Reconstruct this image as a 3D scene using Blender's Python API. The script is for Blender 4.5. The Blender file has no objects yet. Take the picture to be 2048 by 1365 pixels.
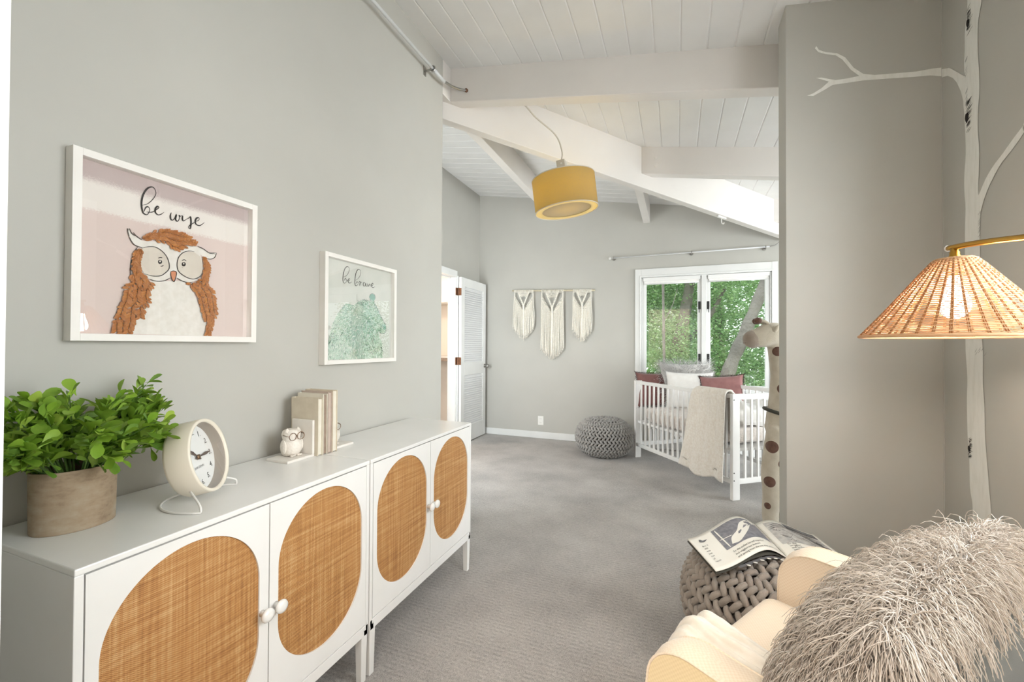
import bpy, math, random
import numpy as np
from mathutils import Vector, Matrix, noise

PI = math.pi
rng = np.random.default_rng(7)
random.seed(7)
SC = bpy.context.scene
COL = SC.collection
cos, sin, rad = math.cos, math.sin, math.radians

# ------------------------------------------------------------------ materials
def lin(h):
    h = h.lstrip('#')
    o = []
    for i in (0, 2, 4):
        c = int(h[i:i+2], 16) / 255
        o.append(c / 12.92 if c <= .04045 else ((c + .055) / 1.055) ** 2.4)
    return (o[0], o[1], o[2], 1)

class NT:
    def __init__(s, name):
        s.m = bpy.data.materials.new(name); s.m.use_nodes = True
        s.t = s.m.node_tree; s.t.nodes.clear()
        s.out = s.t.nodes.new('ShaderNodeOutputMaterial')
    def n(s, typ, ins=None, **props):
        nd = s.t.nodes.new('ShaderNode' + typ)
        for k, v in props.items(): setattr(nd, k, v)
        for k, v in (ins or {}).items():
            if isinstance(v, bpy.types.NodeSocket): s.t.links.new(v, nd.inputs[k])
            else: nd.inputs[k].default_value = v
        return nd
    def ramp(s, fac, stops, interp='LINEAR'):
        r = s.n('ValToRGB', {0: fac}); r.color_ramp.interpolation = interp
        el = r.color_ramp.elements
        while len(el) < len(stops): el.new(.5)
        for e, (p, c) in zip(el, stops): e.position = p; e.color = lin(c) if isinstance(c, str) else c
        return r.outputs[0]
    def mix(s, fac, a, b, mode='MIX'):
        m = s.n('Mix', data_type='RGBA', blend_type=mode)
        for sock, v in ((m.inputs[0], fac), (m.inputs[6], a), (m.inputs[7], b)):
            if isinstance(v, bpy.types.NodeSocket): s.t.links.new(v, sock)
            else: sock.default_value = lin(v) if isinstance(v, str) else v
        return m.outputs[2]
    def math(s, op, a, b=0.0, c=0.0):
        m = s.n('Math', {0: a, 1: b, 2: c}, operation=op); return m.outputs[0]
    def coord(s, kind='Object', scale=(1, 1, 1), rot=(0, 0, 0)):
        tc = s.n('TexCoord')
        mp = s.n('Mapping', {'Vector': tc.outputs[kind], 'Scale': scale, 'Rotation': rot})
        return mp.outputs[0]
    def noise(s, vec, scale, detail=3, rough=.5):
        return s.n('TexNoise', {'Vector': vec, 'Scale': scale, 'Detail': detail, 'Roughness': rough}).outputs[0]
    def bump(s, h, strength=.3, dist=.002):
        return s.n('Bump', {'Height': h, 'Strength': strength, 'Distance': dist}).outputs[0]
    def done(s, sh):
        s.t.links.new(sh, s.out.inputs[0]); return s.m
    def pbr(s, color, rough=.5, bump=None, **kw):
        ins = {'Base Color': lin(color) if isinstance(color, str) else color, 'Roughness': rough}
        if bump is not None: ins['Normal'] = bump
        names = dict(metal='Metallic', spec='Specular IOR Level', trans='Transmission Weight', sheen='Sheen Weight', sss='Subsurface Weight', coat='Coat Weight', alpha='Alpha')
        for k, v in kw.items(): ins[names[k]] = v
        return s.done(s.n('BsdfPrincipled', ins).outputs[0])

def simple(name, color, rough=.5, color2=None, scale=8, bscale=0, bstr=.2, bdist=.001, **kw):
    t = NT(name); c = color
    v = t.coord()
    if color2:
        c = t.mix(t.ramp(t.noise(v, scale, 4), [(.35, (0, 0, 0, 1)), (.65, (1, 1, 1, 1))]), color, color2)
    b = t.bump(t.noise(v, bscale, 3), bstr, bdist) if bscale else None
    return t.pbr(c, rough, b, **kw)

M = {}
M['wall'] = simple('wall_paint', '#c0beb7', .55, '#bdbbb4', 3, 350, .05, .0006, spec=.3)
M['white'] = simple('white_trim_paint', '#e9e9e7', .35, '#e5e5e3', 5)
M['beam'] = simple('white_beam_paint', '#e8e3de', .5, '#e4dfda', 3)
M['ceil'] = simple('white_ceiling_paint', '#e9e8e6', .5, '#e4e3e1', 4)
M['lacquer'] = simple('white_lacquer', '#efeeec', .22, '#ecebe8', 6)
M['satin'] = simple('white_satin', '#efeeec', .45, '#ecebe9', 6)
M['frame'] = simple('frame_white', '#f0ece7', .4, '#ece8e2', 10)
M['closet'] = simple('closet_paint', '#eee4d9', .5, '#ebe1d6', 4)
M['dark'] = simple('dark_gap', '#2b2724', .8)
M['black'] = simple('black_iron', '#1d1d1e', .4)
M['ink'] = simple('black_ink', '#2e2a28', .7)
M['greyink'] = simple('grey_ink', '#6d6c6e', .8)
M['steel'] = simple('brushed_steel', '#a9a7a3', .3, metal=1.0)
M['bronze'] = simple('antique_bronze', '#6b4a38', .4, '#8a6248', 90, metal=.6)
M['brass'] = simple('satin_brass', '#c49a4a', .28, '#b98e3e', 6, metal=1.0)
M['white_metal'] = simple('white_metal', '#e9e7e3', .4)
M['cord'] = simple('grey_cord', '#c9c2b6', .6)
M['rail'] = simple('white_rod', '#d8d9da', .35)
M['brown'] = simple('brown_plush', '#6a4a3b', .9, '#5b3d30', 60, 300, .5, .003, sheen=.4)
M['giraffe'] = simple('cream_plush', '#cbc1b0', .95, '#bdb29f', 14, 260, .7, .004, sheen=.4)
M['muzzle'] = simple('taupe_plush', '#a6978a', .95, '#998a7c', 14, 260, .7, .004, sheen=.4)
M['maroon'] = simple('maroon_linen', '#7d5450', .9, '#724b48', 20, 400, .3, .001, sheen=.3)
M['rose'] = simple('rose_linen', '#9d706e', .9, '#936765', 20, 400, .3, .001, sheen=.3)
M['plum'] = simple('plum_trim', '#59423f', .95, '#4a3634', 80)
M['white_cloth'] = simple('white_cloth', '#f1efec', .95, '#ebe8e4', 20, 120, .4, .004, sheen=.3)
M['cream_cloth'] = simple('cream_sherpa', '#f7f1e8', .95, '#ede4d8', 60, 170, .9, .006, sheen=.4)
M['bed_fur'] = simple('white_fur_cloth', '#efe8e2', .95, '#e2d8d0', 26, 90, .8, .008, sheen=.3)
M['velvet'] = simple('grey_velvet', '#434139', .85, '#3a3831', 9, 500, .15, .001, sheen=.15)
M['page'] = simple('book_paper', '#efece4', .6, '#e9e5db', 4)
M['book_cream'] = simple('cream_book_cloth', '#dcd2bf', .75, '#d4c9b5', 30, 500, .2, .0006)
M['book_ivory'] = simple('ivory_book_cloth', '#e6e0d2', .75, '#dfd8c9', 30, 500, .2, .0006)
M['book_brown'] = simple('brown_page_block', '#a08d7d', .8, '#8f7c6c', 60)
M['book_mauve'] = simple('mauve_book_cloth', '#c9b8ab', .75, '#beada0', 30, 500, .2, .0006)
M['book_sand'] = simple('sand_book_cloth', '#d9cdb9', .75, '#cfc2ad', 30, 500, .2, .0006)
M['ceramic'] = simple('white_ceramic', '#f1ebe2', .45, '#e9e0d5', 30, 120, .6, .004)
M['plain_ceramic'] = simple('white_stone', '#eee9e2', .45, '#e8e2da', 12)
M['wire'] = simple('copper_wire', '#7a5a3c', .35, metal=.8)
M['soil'] = simple('dark_moss', '#26301a', .95, '#1b2213', 60, 90, 1, .01)
M['stem'] = simple('green_stem', '#4d6b2a', .6)
M['louver'] = simple('white_louver', '#f0f0f0', .45)
M['plastic'] = simple('white_plastic', '#f3f1ec', .35)
M['glass_dark'] = simple('dark_lens', '#222222', .3)
M['clock_body'] = simple('cream_enamel', '#ebe3d3', .4)
M['clock_dial'] = simple('clock_paper', '#eeeeec', .6)
M['clock_wall'] = simple('taupe_inner_ring', '#a39a90', .5)
M['copper_hand'] = simple('dark_copper_hand', '#5d4a42', .4, metal=.4)
M['dowel'] = simple('pale_wood_dowel', '#d9cfb6', .6, '#cec2a6', 30)
M['cotton'] = simple('cotton_cord', '#f4f0e6', .95, '#eae4d7', 60, 600, .4, .001, sheen=.2)
M['bark_grey'] = None

def mk_weave():
    t = NT('woven_cane')
    co = t.coord('Object')
    sx = t.n('SeparateXYZ', {0: co})
    P = 2 * PI / .0042
    a = t.math('SINE', t.math('MULTIPLY', sx.outputs[1], P))
    b = t.math('SINE', t.math('MULTIPLY', sx.outputs[2], P))
    ab = t.math('MULTIPLY', a, b)
    mx = t.math('MAXIMUM', t.math('ABSOLUTE', a), t.math('ABSOLUTE', b))
    h = t.math('ADD', t.math('MULTIPLY', ab, .5), .5)
    hole = t.math('GREATER_THAN', h, .80)
    streak_v = t.noise(t.coord('Object', (1, 170, 4)), 1, 2)
    streak_h = t.noise(t.coord('Object', (1, 5, 190)), 1, 2)
    st = t.math('ADD', streak_v, streak_h)
    base = t.ramp(t.math('MULTIPLY', st, .5), [(.32, '#9c6632'), (.5, '#bf884c'), (.68, '#d8ae7a')])
    c = t.mix(t.math('MULTIPLY', t.math('LESS_THAN', h, .2), .35), base, '#dcbb8c')
    c = t.mix(t.math('MULTIPLY', hole, .8), c, '#5b3517')
    return t.pbr(c, .55, t.bump(h, .5, .0012))
M['cane'] = mk_weave()

def mk_carpet():
    t = NT('grey_cut_loop_carpet')
    co = t.coord('Object')
    fine = t.noise(co, 260, 3, .7)
    mid = t.noise(co, 70, 3, .6)
    big = t.noise(co, 2.2, 4, .6)
    sx = t.n('SeparateXYZ', {0: co})
    rows = t.math('SINE', t.math('MULTIPLY', t.math('ADD', sx.outputs[1], t.math('MULTIPLY', mid, .01)), 2 * PI / .021))
    cols = t.noise(t.coord('Object', (60, 14, 1)), 1, 2)
    pat = t.math('MULTIPLY', rows, t.math('GREATER_THAN', cols, .5))
    v = t.math('ADD', t.math('MULTIPLY', fine, .62), t.math('MULTIPLY', mid, .2))
    v = t.math('ADD', v, t.math('MULTIPLY', big, .30))
    v = t.math('ADD', v, t.math('MULTIPLY', pat, .035))
    c = t.ramp(v, [(.33, '#605c59'), (.51, '#a29d99'), (.72, '#d5d0cb')])
    hgt = t.math('ADD', fine, t.math('MULTIPLY', pat, .35))
    return t.pbr(c, .95, t.bump(hgt, .7, .006), sheen=.2, spec=.1)
M['carpet'] = mk_carpet()

def mk_glass(name, tint=(1, 1, 1, 1), power=1.0):
    t = NT(name)
    tr = t.n('BsdfTransparent', {0: tint}).outputs[0]
    gl = t.n('BsdfGlossy', {0: (1, 1, 1, 1), 'Roughness': .0}).outputs[0]
    fc = t.n('LayerWeight', {'Blend': .5}).outputs['Facing']       # Schlick reflectance, the same from both sides
    f2 = t.math('MULTIPLY', t.math('MULTIPLY_ADD', t.math('POWER', fc, 5.0), .96, .04), power)
    return t.done(t.n('MixShader', {0: f2, 1: tr, 2: gl}).outputs[0])
M['pane'] = mk_glass('window_glass', (.98, .99, .985, 1), 1.2)
M['picture_glass'] = mk_glass('picture_glass', (1, 1, 1, 1), 1.0)

def mk_emit(name, color, strength):
    t = NT(name)
    return t.done(t.n('Emission', {0: lin(color), 1: strength}).outputs[0])
M['bulb_warm'] = mk_emit('lit_bulb_warm', '#ffd65c', 62)
M['bulb_white'] = mk_emit('lit_bulb_white', '#fff3e4', 110)

def mk_shade(name, outer, glow, w, bs=900):
    t = NT(name)
    co = t.coord('Object')
    h = t.noise(co, bs, 2)
    h2 = t.noise(t.coord('Object', (220, 220, 900)), 1, 2)
    c = t.mix(h2, outer, glow)
    d = t.n('BsdfDiffuse', {0: lin(outer), 'Normal': t.bump(h, .3, .001)}).outputs[0]
    tr = t.n('BsdfTranslucent', {0: t.mix(h2, glow, outer)}).outputs[0]
    return t.done(t.n('MixShader', {0: w, 1: d, 2: tr}).outputs[0])
M['drum'] = mk_shade('grey_linen_shade', '#8c8976', '#d2b01c', .5)
M['drum_lining'] = mk_shade('cream_shade_diffuser', '#f1e6c8', '#fff0c0', .6)
M['drum_disc'] = mk_shade('grey_shade_diffuser', '#b7ac97', '#cdb98e', .18)

def mk_reed(name, c1, c2):
    t = NT(name)
    co = t.coord('Object')
    c = t.mix(t.noise(co, 60, 3), c1, c2)
    d = t.n('BsdfPrincipled', {'Base Color': c, 'Roughness': .5}).outputs[0]
    tr = t.n('BsdfTranslucent', {0: lin('#d9a066')}).outputs[0]
    return t.done(t.n('MixShader', {0: .25, 1: d, 2: tr}).outputs[0])
M['reed'] = mk_reed('rattan_reed', '#d3a274', '#e9c8a0')
M['reed_dark'] = mk_reed('dark_rattan_stake', '#a5703f', '#bd8653')

def mk_leaf(name, cols, trans=.35, rough=.45):
    t = NT(name)
    g = t.n('NewGeometry')
    r = t.ramp(g.outputs['Random Per Island'], [(i / (len(cols) - 1), c) for i, c in enumerate(cols)])
    n = t.noise(t.coord('Object'), 40, 3)
    c = t.mix(t.math('MULTIPLY', n, .45), r, cols[-1])
    d = t.n('BsdfPrincipled', {'Base Color': c, 'Roughness': rough}).outputs[0]
    tr = t.n('BsdfTranslucent', {0: c}).outputs[0]
    return t.done(t.n('MixShader', {0: trans, 1: d, 2: tr}).outputs[0])
M['leaf'] = mk_leaf('boxwood_leaf', ['#46701a', '#7aa628', '#5a8722', '#98bf3c', '#4f8236', '#b4cf58'], .25)
M['tree_leaf'] = mk_leaf('maple_leaf', ['#3a6a32', '#7db158', '#558c4a', '#b6da8a', '#6ba062', '#dcefbc'], .35, .6)
M['feather'] = mk_leaf('copper_paper_feather', ['#9a5a26', '#b36f33', '#a5622b', '#c2813f'], .0, .5)
M['shag'] = mk_leaf('taupe_shag', ['#dacdc0', '#e9dfd6', '#c6b5a3', '#f3ece5', '#dccfc1', '#e5dbd0'], .3, .6)
M['grey_fur'] = mk_leaf('grey_white_fur', ['#b9b6b4', '#e8e6e4', '#d5d2d0', '#f2f0ee'], .3, .7)
M['bark'] = simple('grey_bark', '#8b8378', .95, '#6c655c', 3, 14, 1, .05)
M['ground'] = simple('forest_floor', '#5e6f3c', .95, '#4a5a30', 1.5)

def mk_knit(name, a, b):
    t = NT(name)
    g = t.n('NewGeometry')
    co = t.coord('Object')
    c = t.mix(g.outputs['Random Per Island'], a, b)
    c = t.mix(t.math('MULTIPLY', t.noise(co, 300, 2), .5), c, '#6f655c')
    return t.pbr(c, .9, t.bump(t.noise(co, 420, 2), .6, .002), sheen=.2)
M['knit'] = mk_knit('taupe_rope_knit', '#a0958b', '#b2a79c')
M['knit_grey'] = mk_knit('grey_rope_knit', '#a19f9c', '#b2b0ad')
M['knit_in'] = simple('dark_knit_core', '#4a423c', .95)

def mk_upholstery(name, a, b):
    t = NT(name)
    co = t.coord('Object')
    w1 = t.n('TexChecker', {'Vector': co, 'Scale': 210}).outputs[1]
    c = t.mix(t.math('MULTIPLY', w1, .5), a, b)
    return t.pbr(c, .9, t.bump(w1, .5, .0015), sheen=.3)
M['uph'] = mk_upholstery('cream_woven_upholstery', '#f1dfc8', '#e6cfb2')
M['uph_panel'] = mk_upholstery('golden_cream_woven_upholstery', '#e8d3aa', '#dcc598')
M['muslin'] = simple('cream_muslin', '#f3ebdf', .95, '#ece2d3', 30, 200, .3, .002, sheen=.3)

def mk_pot():
    t = NT('weathered_concrete')
    co = t.coord('Object')
    n1 = t.noise(co, 14, 5, .65); n2 = t.noise(t.coord('Object', (20, 20, 55)), 1, 4, .7)
    c = t.ramp(t.math('ADD', t.math('MULTIPLY', n1, .6), t.math('MULTIPLY', n2, .4)), [(.32, '#7a6653'), (.48, '#9c8870'), (.6, '#a5957f'), (.75, '#b5ab9b')])
    return t.pbr(c, .85, t.bump(n2, .3, .002))
M['pot'] = mk_pot()

def mk_paper(name, base, band, white, z0):
    """watercolour paper: brushed horizontal bands"""
    t = NT(name)
    co = t.coord('Object')
    sx = t.n('SeparateXYZ', {0: co})
    wob = t.noise(t.coord('Object', (1, 9, 60)), 1, 4, .7)
    wob2 = t.noise(t.coord('Object', (1, 200, 300)), 1, 3, .7)
    z = t.math('ADD', sx.outputs[2], t.math('ADD', t.math('MULTIPLY', t.math('SUBTRACT', wob, .5), .018), t.math('MULTIPLY', t.math('SUBTRACT', wob2, .5), .03)))
    f = t.n('MapRange', {0: z, 1: z0, 2: z0 + .46}).outputs[0]
    c = t.ramp(f, [(0, base), (.70, base), (.715, white), (.86, white), (.90, band), (.97, band)])
    blot = t.noise(co, 4, 3)
    c = t.mix(t.math('MULTIPLY', blot, .35), c, white)
    return t.pbr(c, .7)

def mk_mural(name):
    t = NT(name)
    co = t.coord('Object')
    c = t.mix(t.ramp(t.noise(t.coord('Object', (60, 60, 9)), 1, 4, .6), [(.45, (0, 0, 0, 1)), (.75, (1, 1, 1, 1))]), '#f1f0ea', '#e6e5dd')
    return t.pbr(c, .5)
M['mural'] = mk_mural('white_mural_paint')

# ------------------------------------------------------------------ mesh builder
class MB:
    def __init__(s): s.V = []; s.F = []; s.MI = []
    def add(s, v, f, m=0):
        o = len(s.V)
        s.V += [tuple(map(float, p)) for p in v]
        s.F += [tuple(int(i) + o for i in q) for q in f]
        s.MI += [m] * len(f); return s
    def box(s, x0, x1, y0, y1, z0, z1, m=0):
        if x0 > x1: x0, x1 = x1, x0
        if y0 > y1: y0, y1 = y1, y0
        if z0 > z1: z0, z1 = z1, z0
        v = [(x, y, z) for z in (z0, z1) for x, y in ((x0, y0), (x1, y0), (x1, y1), (x0, y1))]
        return s.add(v, [(3, 2, 1, 0), (4, 5, 6, 7), (0, 1, 5, 4), (1, 2, 6, 5), (2, 3, 7, 6), (3, 0, 4, 7)], m)
    def hexa(s, b, t, m=0):
        """bottom quad b (ccw from above), top quad t"""
        return s.add(list(b) + list(t), [(3, 2, 1, 0), (4, 5, 6, 7), (0, 1, 5, 4), (1, 2, 6, 5), (2, 3, 7, 6), (3, 0, 4, 7)], m)
    def tube(s, pts, r, n=6, closed=False, cap=True, m=0, flat=1.0, up=None):
        P = [Vector(p) for p in pts]; N = len(P)
        R = [r] * N if not hasattr(r, '__len__') else list(r)
        def tan(i):
            a = P[(i - 1) % N] if closed or i > 0 else P[0]
            b = P[(i + 1) % N] if closed or i < N - 1 else P[-1]
            d = b - a
            return d.normalized() if d.length > 1e-9 else Vector((0, 0, 1))
        T = tan(0)
        u = Vector(up) if up else (Vector((0, 0, 1)) if abs(T.z) < .9 else Vector((1, 0, 0)))
        u = (u - T * u.dot(T)).normalized()
        V = []
        for i in range(N):
            T = tan(i); u = u - T * u.dot(T)
            u = u.normalized() if u.length > 1e-6 else T.orthogonal().normalized()
            w = T.cross(u)
            for k in range(n):
                a = 2 * PI * k / n
                V.append(P[i] + (u * (cos(a) * flat) + w * sin(a)) * R[i])
        F = []
        for i in range(N if closed else N - 1):
            j = (i + 1) % N
            for k in range(n):
                k2 = (k + 1) % n
                F.append((i * n + k, i * n + k2, j * n + k2, j * n + k))
        if cap and not closed:
            F.append(tuple(range(n - 1, -1, -1))); F.append(tuple((N - 1) * n + k for k in range(n)))
        return s.add(V, F, m)
    def lathe(s, prof, n=24, c=(0, 0, 0), sx=1, sy=1, m=0, cap=True):
        V = []; F = []
        for r, z in prof:
            for k in range(n):
                a = 2 * PI * k / n; V.append((c[0] + r * cos(a) * sx, c[1] + r * sin(a) * sy, c[2] + z))
        for i in range(len(prof) - 1):
            for k in range(n):
                k2 = (k + 1) % n; F.append((i * n + k, i * n + k2, (i + 1) * n + k2, (i + 1) * n + k))
        if cap:
            F.append(tuple(range(n - 1, -1, -1))); F.append(tuple((len(prof) - 1) * n + k for k in range(n)))
        return s.add(V, F, m)
    def ell(s, c, r, nu=16, nv=10, m=0, rot=None):
        V = []; F = []
        for j in range(nv + 1):
            p = PI * j / nv
            for i in range(nu):
                a = 2 * PI * i / nu
                q = Vector((r[0] * sin(p) * cos(a), r[1] * sin(p) * sin(a), r[2] * cos(p)))
                if rot: q = rot @ q
                V.append(q + Vector(c))
        for j in range(nv):
            for i in range(nu):
                i2 = (i + 1) % nu; F.append(((j + 1) * nu + i, (j + 1) * nu + i2, j * nu + i2, j * nu + i))
        return s.add(V, F, m)
    def poly(s, pts, m=0): return s.add(pts, [tuple(range(len(pts)))], m)
    def prism(s, a, b, m=0):
        """two matching rings of 3D points"""
        n = len(a)
        return s.add(list(a) + list(b), [tuple(range(n - 1, -1, -1)), tuple(range(n, 2 * n))] + [(i, (i + 1) % n, n + (i + 1) % n, n + i) for i in range(n)], m)
    def grid(s, fn, nu, nv, m=0, closed_u=False):
        V = [fn(i / (nu if closed_u else nu - 1), j / (nv - 1)) for j in range(nv) for i in range(nu)]
        F = []
        for j in range(nv - 1):
            for i in range(nu if closed_u else nu - 1):
                i2 = (i + 1) % nu; F.append((j * nu + i, j * nu + i2, (j + 1) * nu + i2, (j + 1) * nu + i))
        return s.add(V, F, m)
    def xf(s, mat):
        s.V = [tuple(mat @ Vector(v)) for v in s.V]; return s
    def off(s, o):
        s.V = [(v[0] - o[0], v[1] - o[1], v[2] - o[2]) for v in s.V]; return s
    def build(s, name, mat, parent=None, smooth=False, bevel=0, seg=2, org=None, angle=35, sub=0, solid=0):
        if org: s.off(org)
        me = bpy.data.meshes.new(name); me.from_pydata(s.V, [], s.F)
        for mm in (mat if isinstance(mat, (list, tuple)) else [mat]): me.materials.append(mm)
        if any(s.MI): me.polygons.foreach_set('material_index', s.MI)
        if smooth: me.polygons.foreach_set('use_smooth', [True] * len(me.polygons))
        me.update()
        o = bpy.data.objects.new(name, me); COL.objects.link(o)
        if parent: o.parent = parent
        if solid:
            md = o.modifiers.new('solid', 'SOLIDIFY'); md.thickness = solid; md.offset = 0
        if bevel:
            md = o.modifiers.new('bevel', 'BEVEL'); md.width = bevel; md.segments = seg; md.limit_method = 'ANGLE'; md.angle_limit = rad(angle)
            md.harden_normals = False
        if sub:
            md = o.modifiers.new('sub', 'SUBSURF'); md.levels = sub; md.render_levels = sub
        return o

def np_obj(name, V, F, mat, parent=None, smooth=True):
    """V (n,3), F (m,k) arrays"""
    me = bpy.data.meshes.new(name)
    k = F.shape[1]
    me.vertices.add(len(V)); me.vertices.foreach_set('co', np.asarray(V, np.float32).ravel())
    me.loops.add(F.size); me.loops.foreach_set('vertex_index', np.asarray(F, np.int32).ravel())
    me.polygons.add(len(F)); me.polygons.foreach_set('loop_start', np.arange(0, F.size, k, dtype=np.int32))
    me.polygons.foreach_set('loop_total', np.full(len(F), k, np.int32))
    me.update(calc_edges=True); me.validate()
    if smooth: me.polygons.foreach_set('use_smooth', [True] * len(me.polygons))
    me.materials.append(mat)
    o = bpy.data.objects.new(name, me); COL.objects.link(o)
    if parent: o.parent = parent
    return o

def tag(o, label=None, cat=None, group=None, kind=None):
    if label: o['label'] = label
    if cat: o['category'] = cat
    if group: o['group'] = group
    if kind: o['kind'] = kind
    return o
def thing(name, label, cat, loc=(0, 0, 0), rz=0, group=None):
    o = bpy.data.objects.new(name, None); COL.objects.link(o)
    o.empty_display_size = .1
    o.location = loc; o.rotation_euler = (0, 0, rz)
    return tag(o, label, cat, group)
def struct(o): o['kind'] = 'structure'; return o
def copy_tree(o, parent=None):
    c = o.copy(); COL.objects.link(c); c.parent = parent
    for ch in list(o.children): copy_tree(ch, c)
    return c
def text_mesh(body, size):
    cu = bpy.data.curves.new('t', 'FONT'); cu.body = body; cu.size = size; cu.resolution_u = 2
    ob = bpy.data.objects.new('t', cu); COL.objects.link(ob)
    dg = bpy.context.evaluated_depsgraph_get(); dg.update()
    me = ob.evaluated_get(dg).to_mesh()
    V = [tuple(v.co) for v in me.vertices]; F = [tuple(p.vertices) for p in me.polygons]
    ob.evaluated_get(dg).to_mesh_clear()
    bpy.data.objects.remove(ob); bpy.data.curves.remove(cu)
    return V, F
def spline(pts, k=6):
    """Catmull-Rom through 2D/3D points"""
    P = [Vector(p) if len(p) == 3 else Vector((p[0], p[1], 0)) for p in pts]
    if len(P) < 3: return [tuple(p) for p in P]
    o = []
    for i in range(len(P) - 1):
        a = P[i - 1] if i else P[0] * 2 - P[1]; b = P[i]; c = P[i + 1]; d = P[i + 2] if i + 2 < len(P) else P[-1] * 2 - P[-2]
        for j in range(k):
            t = j / k
            o.append(tuple(.5 * ((2 * b) + (c - a) * t + (2 * a - 5 * b + 4 * c - d) * t * t + (3 * b - a - 3 * c + d) * t ** 3)))
    o.append(tuple(P[-1])); return o
def ribbon(mb, pts2, w, fn, wvar=0, m=0):
    """flat stroke: 2D points, half width w, fn maps 2D to 3D"""
    P = [Vector(p[:2]) for p in pts2]; N = len(P); V = []
    for i in range(N):
        d = P[min(i + 1, N - 1)] - P[max(i - 1, 0)]
        d = d.normalized() if d.length > 1e-9 else Vector((1, 0))
        nn = Vector((-d.y, d.x)); e = min(1, .35 + 6 * min(i, N - 1 - i) / N)
        ww = w * e * (1 + wvar * (-d.y))
        V += [fn(*(P[i] + nn * ww)), fn(*(P[i] - nn * ww))]
    return mb.add(V, [(2 * i, 2 * i + 1, 2 * i + 3, 2 * i + 2) for i in range(N - 1)], m)
def inpoly(x, y, P):
    r = False; j = len(P) - 1
    for i in range(len(P)):
        if (P[i][1] > y) != (P[j][1] > y) and x < (P[j][0] - P[i][0]) * (y - P[i][1]) / (P[j][1] - P[i][1]) + P[i][0]: r = not r
        j = i
    return r
def strands(roots, dirs, length, width, seg, droop, jit=.3, curl=0.0, taper=.35):
    """hair strands as thin 3-sided tubes; roots, dirs (n,3)"""
    n = len(roots)
    L = length * (1 + rng.uniform(-jit, jit, n))
    d = dirs + rng.normal(0, .18, (n, 3)); d /= np.linalg.norm(d, axis=1, keepdims=True)
    pts = [roots]; cur = d.copy(); p = roots.copy()
    for i in range(seg):
        p = p + cur * (L / seg)[:, None]; pts.append(p.copy())
        cur = cur + np.array([0, 0, -droop]) / seg * 2 + rng.normal(0, curl, (n, 3))
        cur /= np.linalg.norm(cur, axis=1, keepdims=True)
    P = np.stack(pts, 1)                                    # n, seg+1, 3
    T = np.gradient(P, axis=1); T /= np.linalg.norm(T, axis=2, keepdims=True) + 1e-9
    ref = np.array([.31, .52, .8]); A = np.cross(T, ref); A /= np.linalg.norm(A, axis=2, keepdims=True) + 1e-9
    B = np.cross(T, A)
    w = (width * (1 - (1 - taper) * np.linspace(0, 1, seg + 1) ** 2))[None, :, None]
    w = w * (1 + rng.uniform(-.3, .3, n))[:, None, None]
    rings = [P + (A * cos(a) + B * sin(a)) * w for a in (0, 2 * PI / 3, 4 * PI / 3)]
    V = np.stack(rings, 2).reshape(-1, 3)                    # n*(seg+1)*3
    base = (np.arange(n) * (seg + 1) * 3)[:, None, None, None] + (np.arange(seg) * 3)[None, :, None, None]
    k = np.arange(3); k2 = (k + 1) % 3
    q = np.stack([k, k2, k2 + 3, k + 3], 1)[None, None]
    F = (base + q).reshape(-1, 4)
    return V, F
# ------------------------------------------------------------------ traced artwork (metres on the wall)
OWL_STROKES = [[(0.733,1.611),(0.746,1.619),(0.759,1.636),(0.767,1.655),(0.764,1.669),(0.756,1.672),(0.745,1.663),(0.736,1.644),(0.732,1.624),(0.732,1.607),(0.735,1.592),(0.738,1.588),(0.745,1.587),(0.75,1.595),(0.752,1.605),(0.748,1.611),(0.742,1.607),(0.738,1.594)],[(0.744,1.595),(0.757,1.598),(0.768,1.608),(0.775,1.617),(0.772,1.62),(0.767,1.613),(0.766,1.601),(0.773,1.595),(0.781,1.599),(0.789,1.608)],[(0.808,1.612),(0.806,1.602),(0.807,1.592),(0.812,1.59),(0.817,1.597),(0.822,1.61),(0.82,1.596),(0.824,1.59),(0.829,1.595),(0.831,1.605),(0.829,1.61),(0.833,1.608),(0.839,1.613)],[(0.84,1.612),(0.839,1.602),(0.842,1.596),(0.849,1.602)],[(0.843,1.616),(0.844,1.616)],[(0.849,1.602),(0.857,1.609),(0.862,1.615),(0.864,1.605),(0.864,1.592),(0.862,1.578),(0.857,1.578),(0.859,1.585),(0.87,1.596),(0.877,1.603)],[(0.877,1.603),(0.887,1.611),(0.888,1.618),(0.882,1.617),(0.877,1.607),(0.879,1.596),(0.889,1.594),(0.897,1.6),(0.905,1.609)]]
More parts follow.
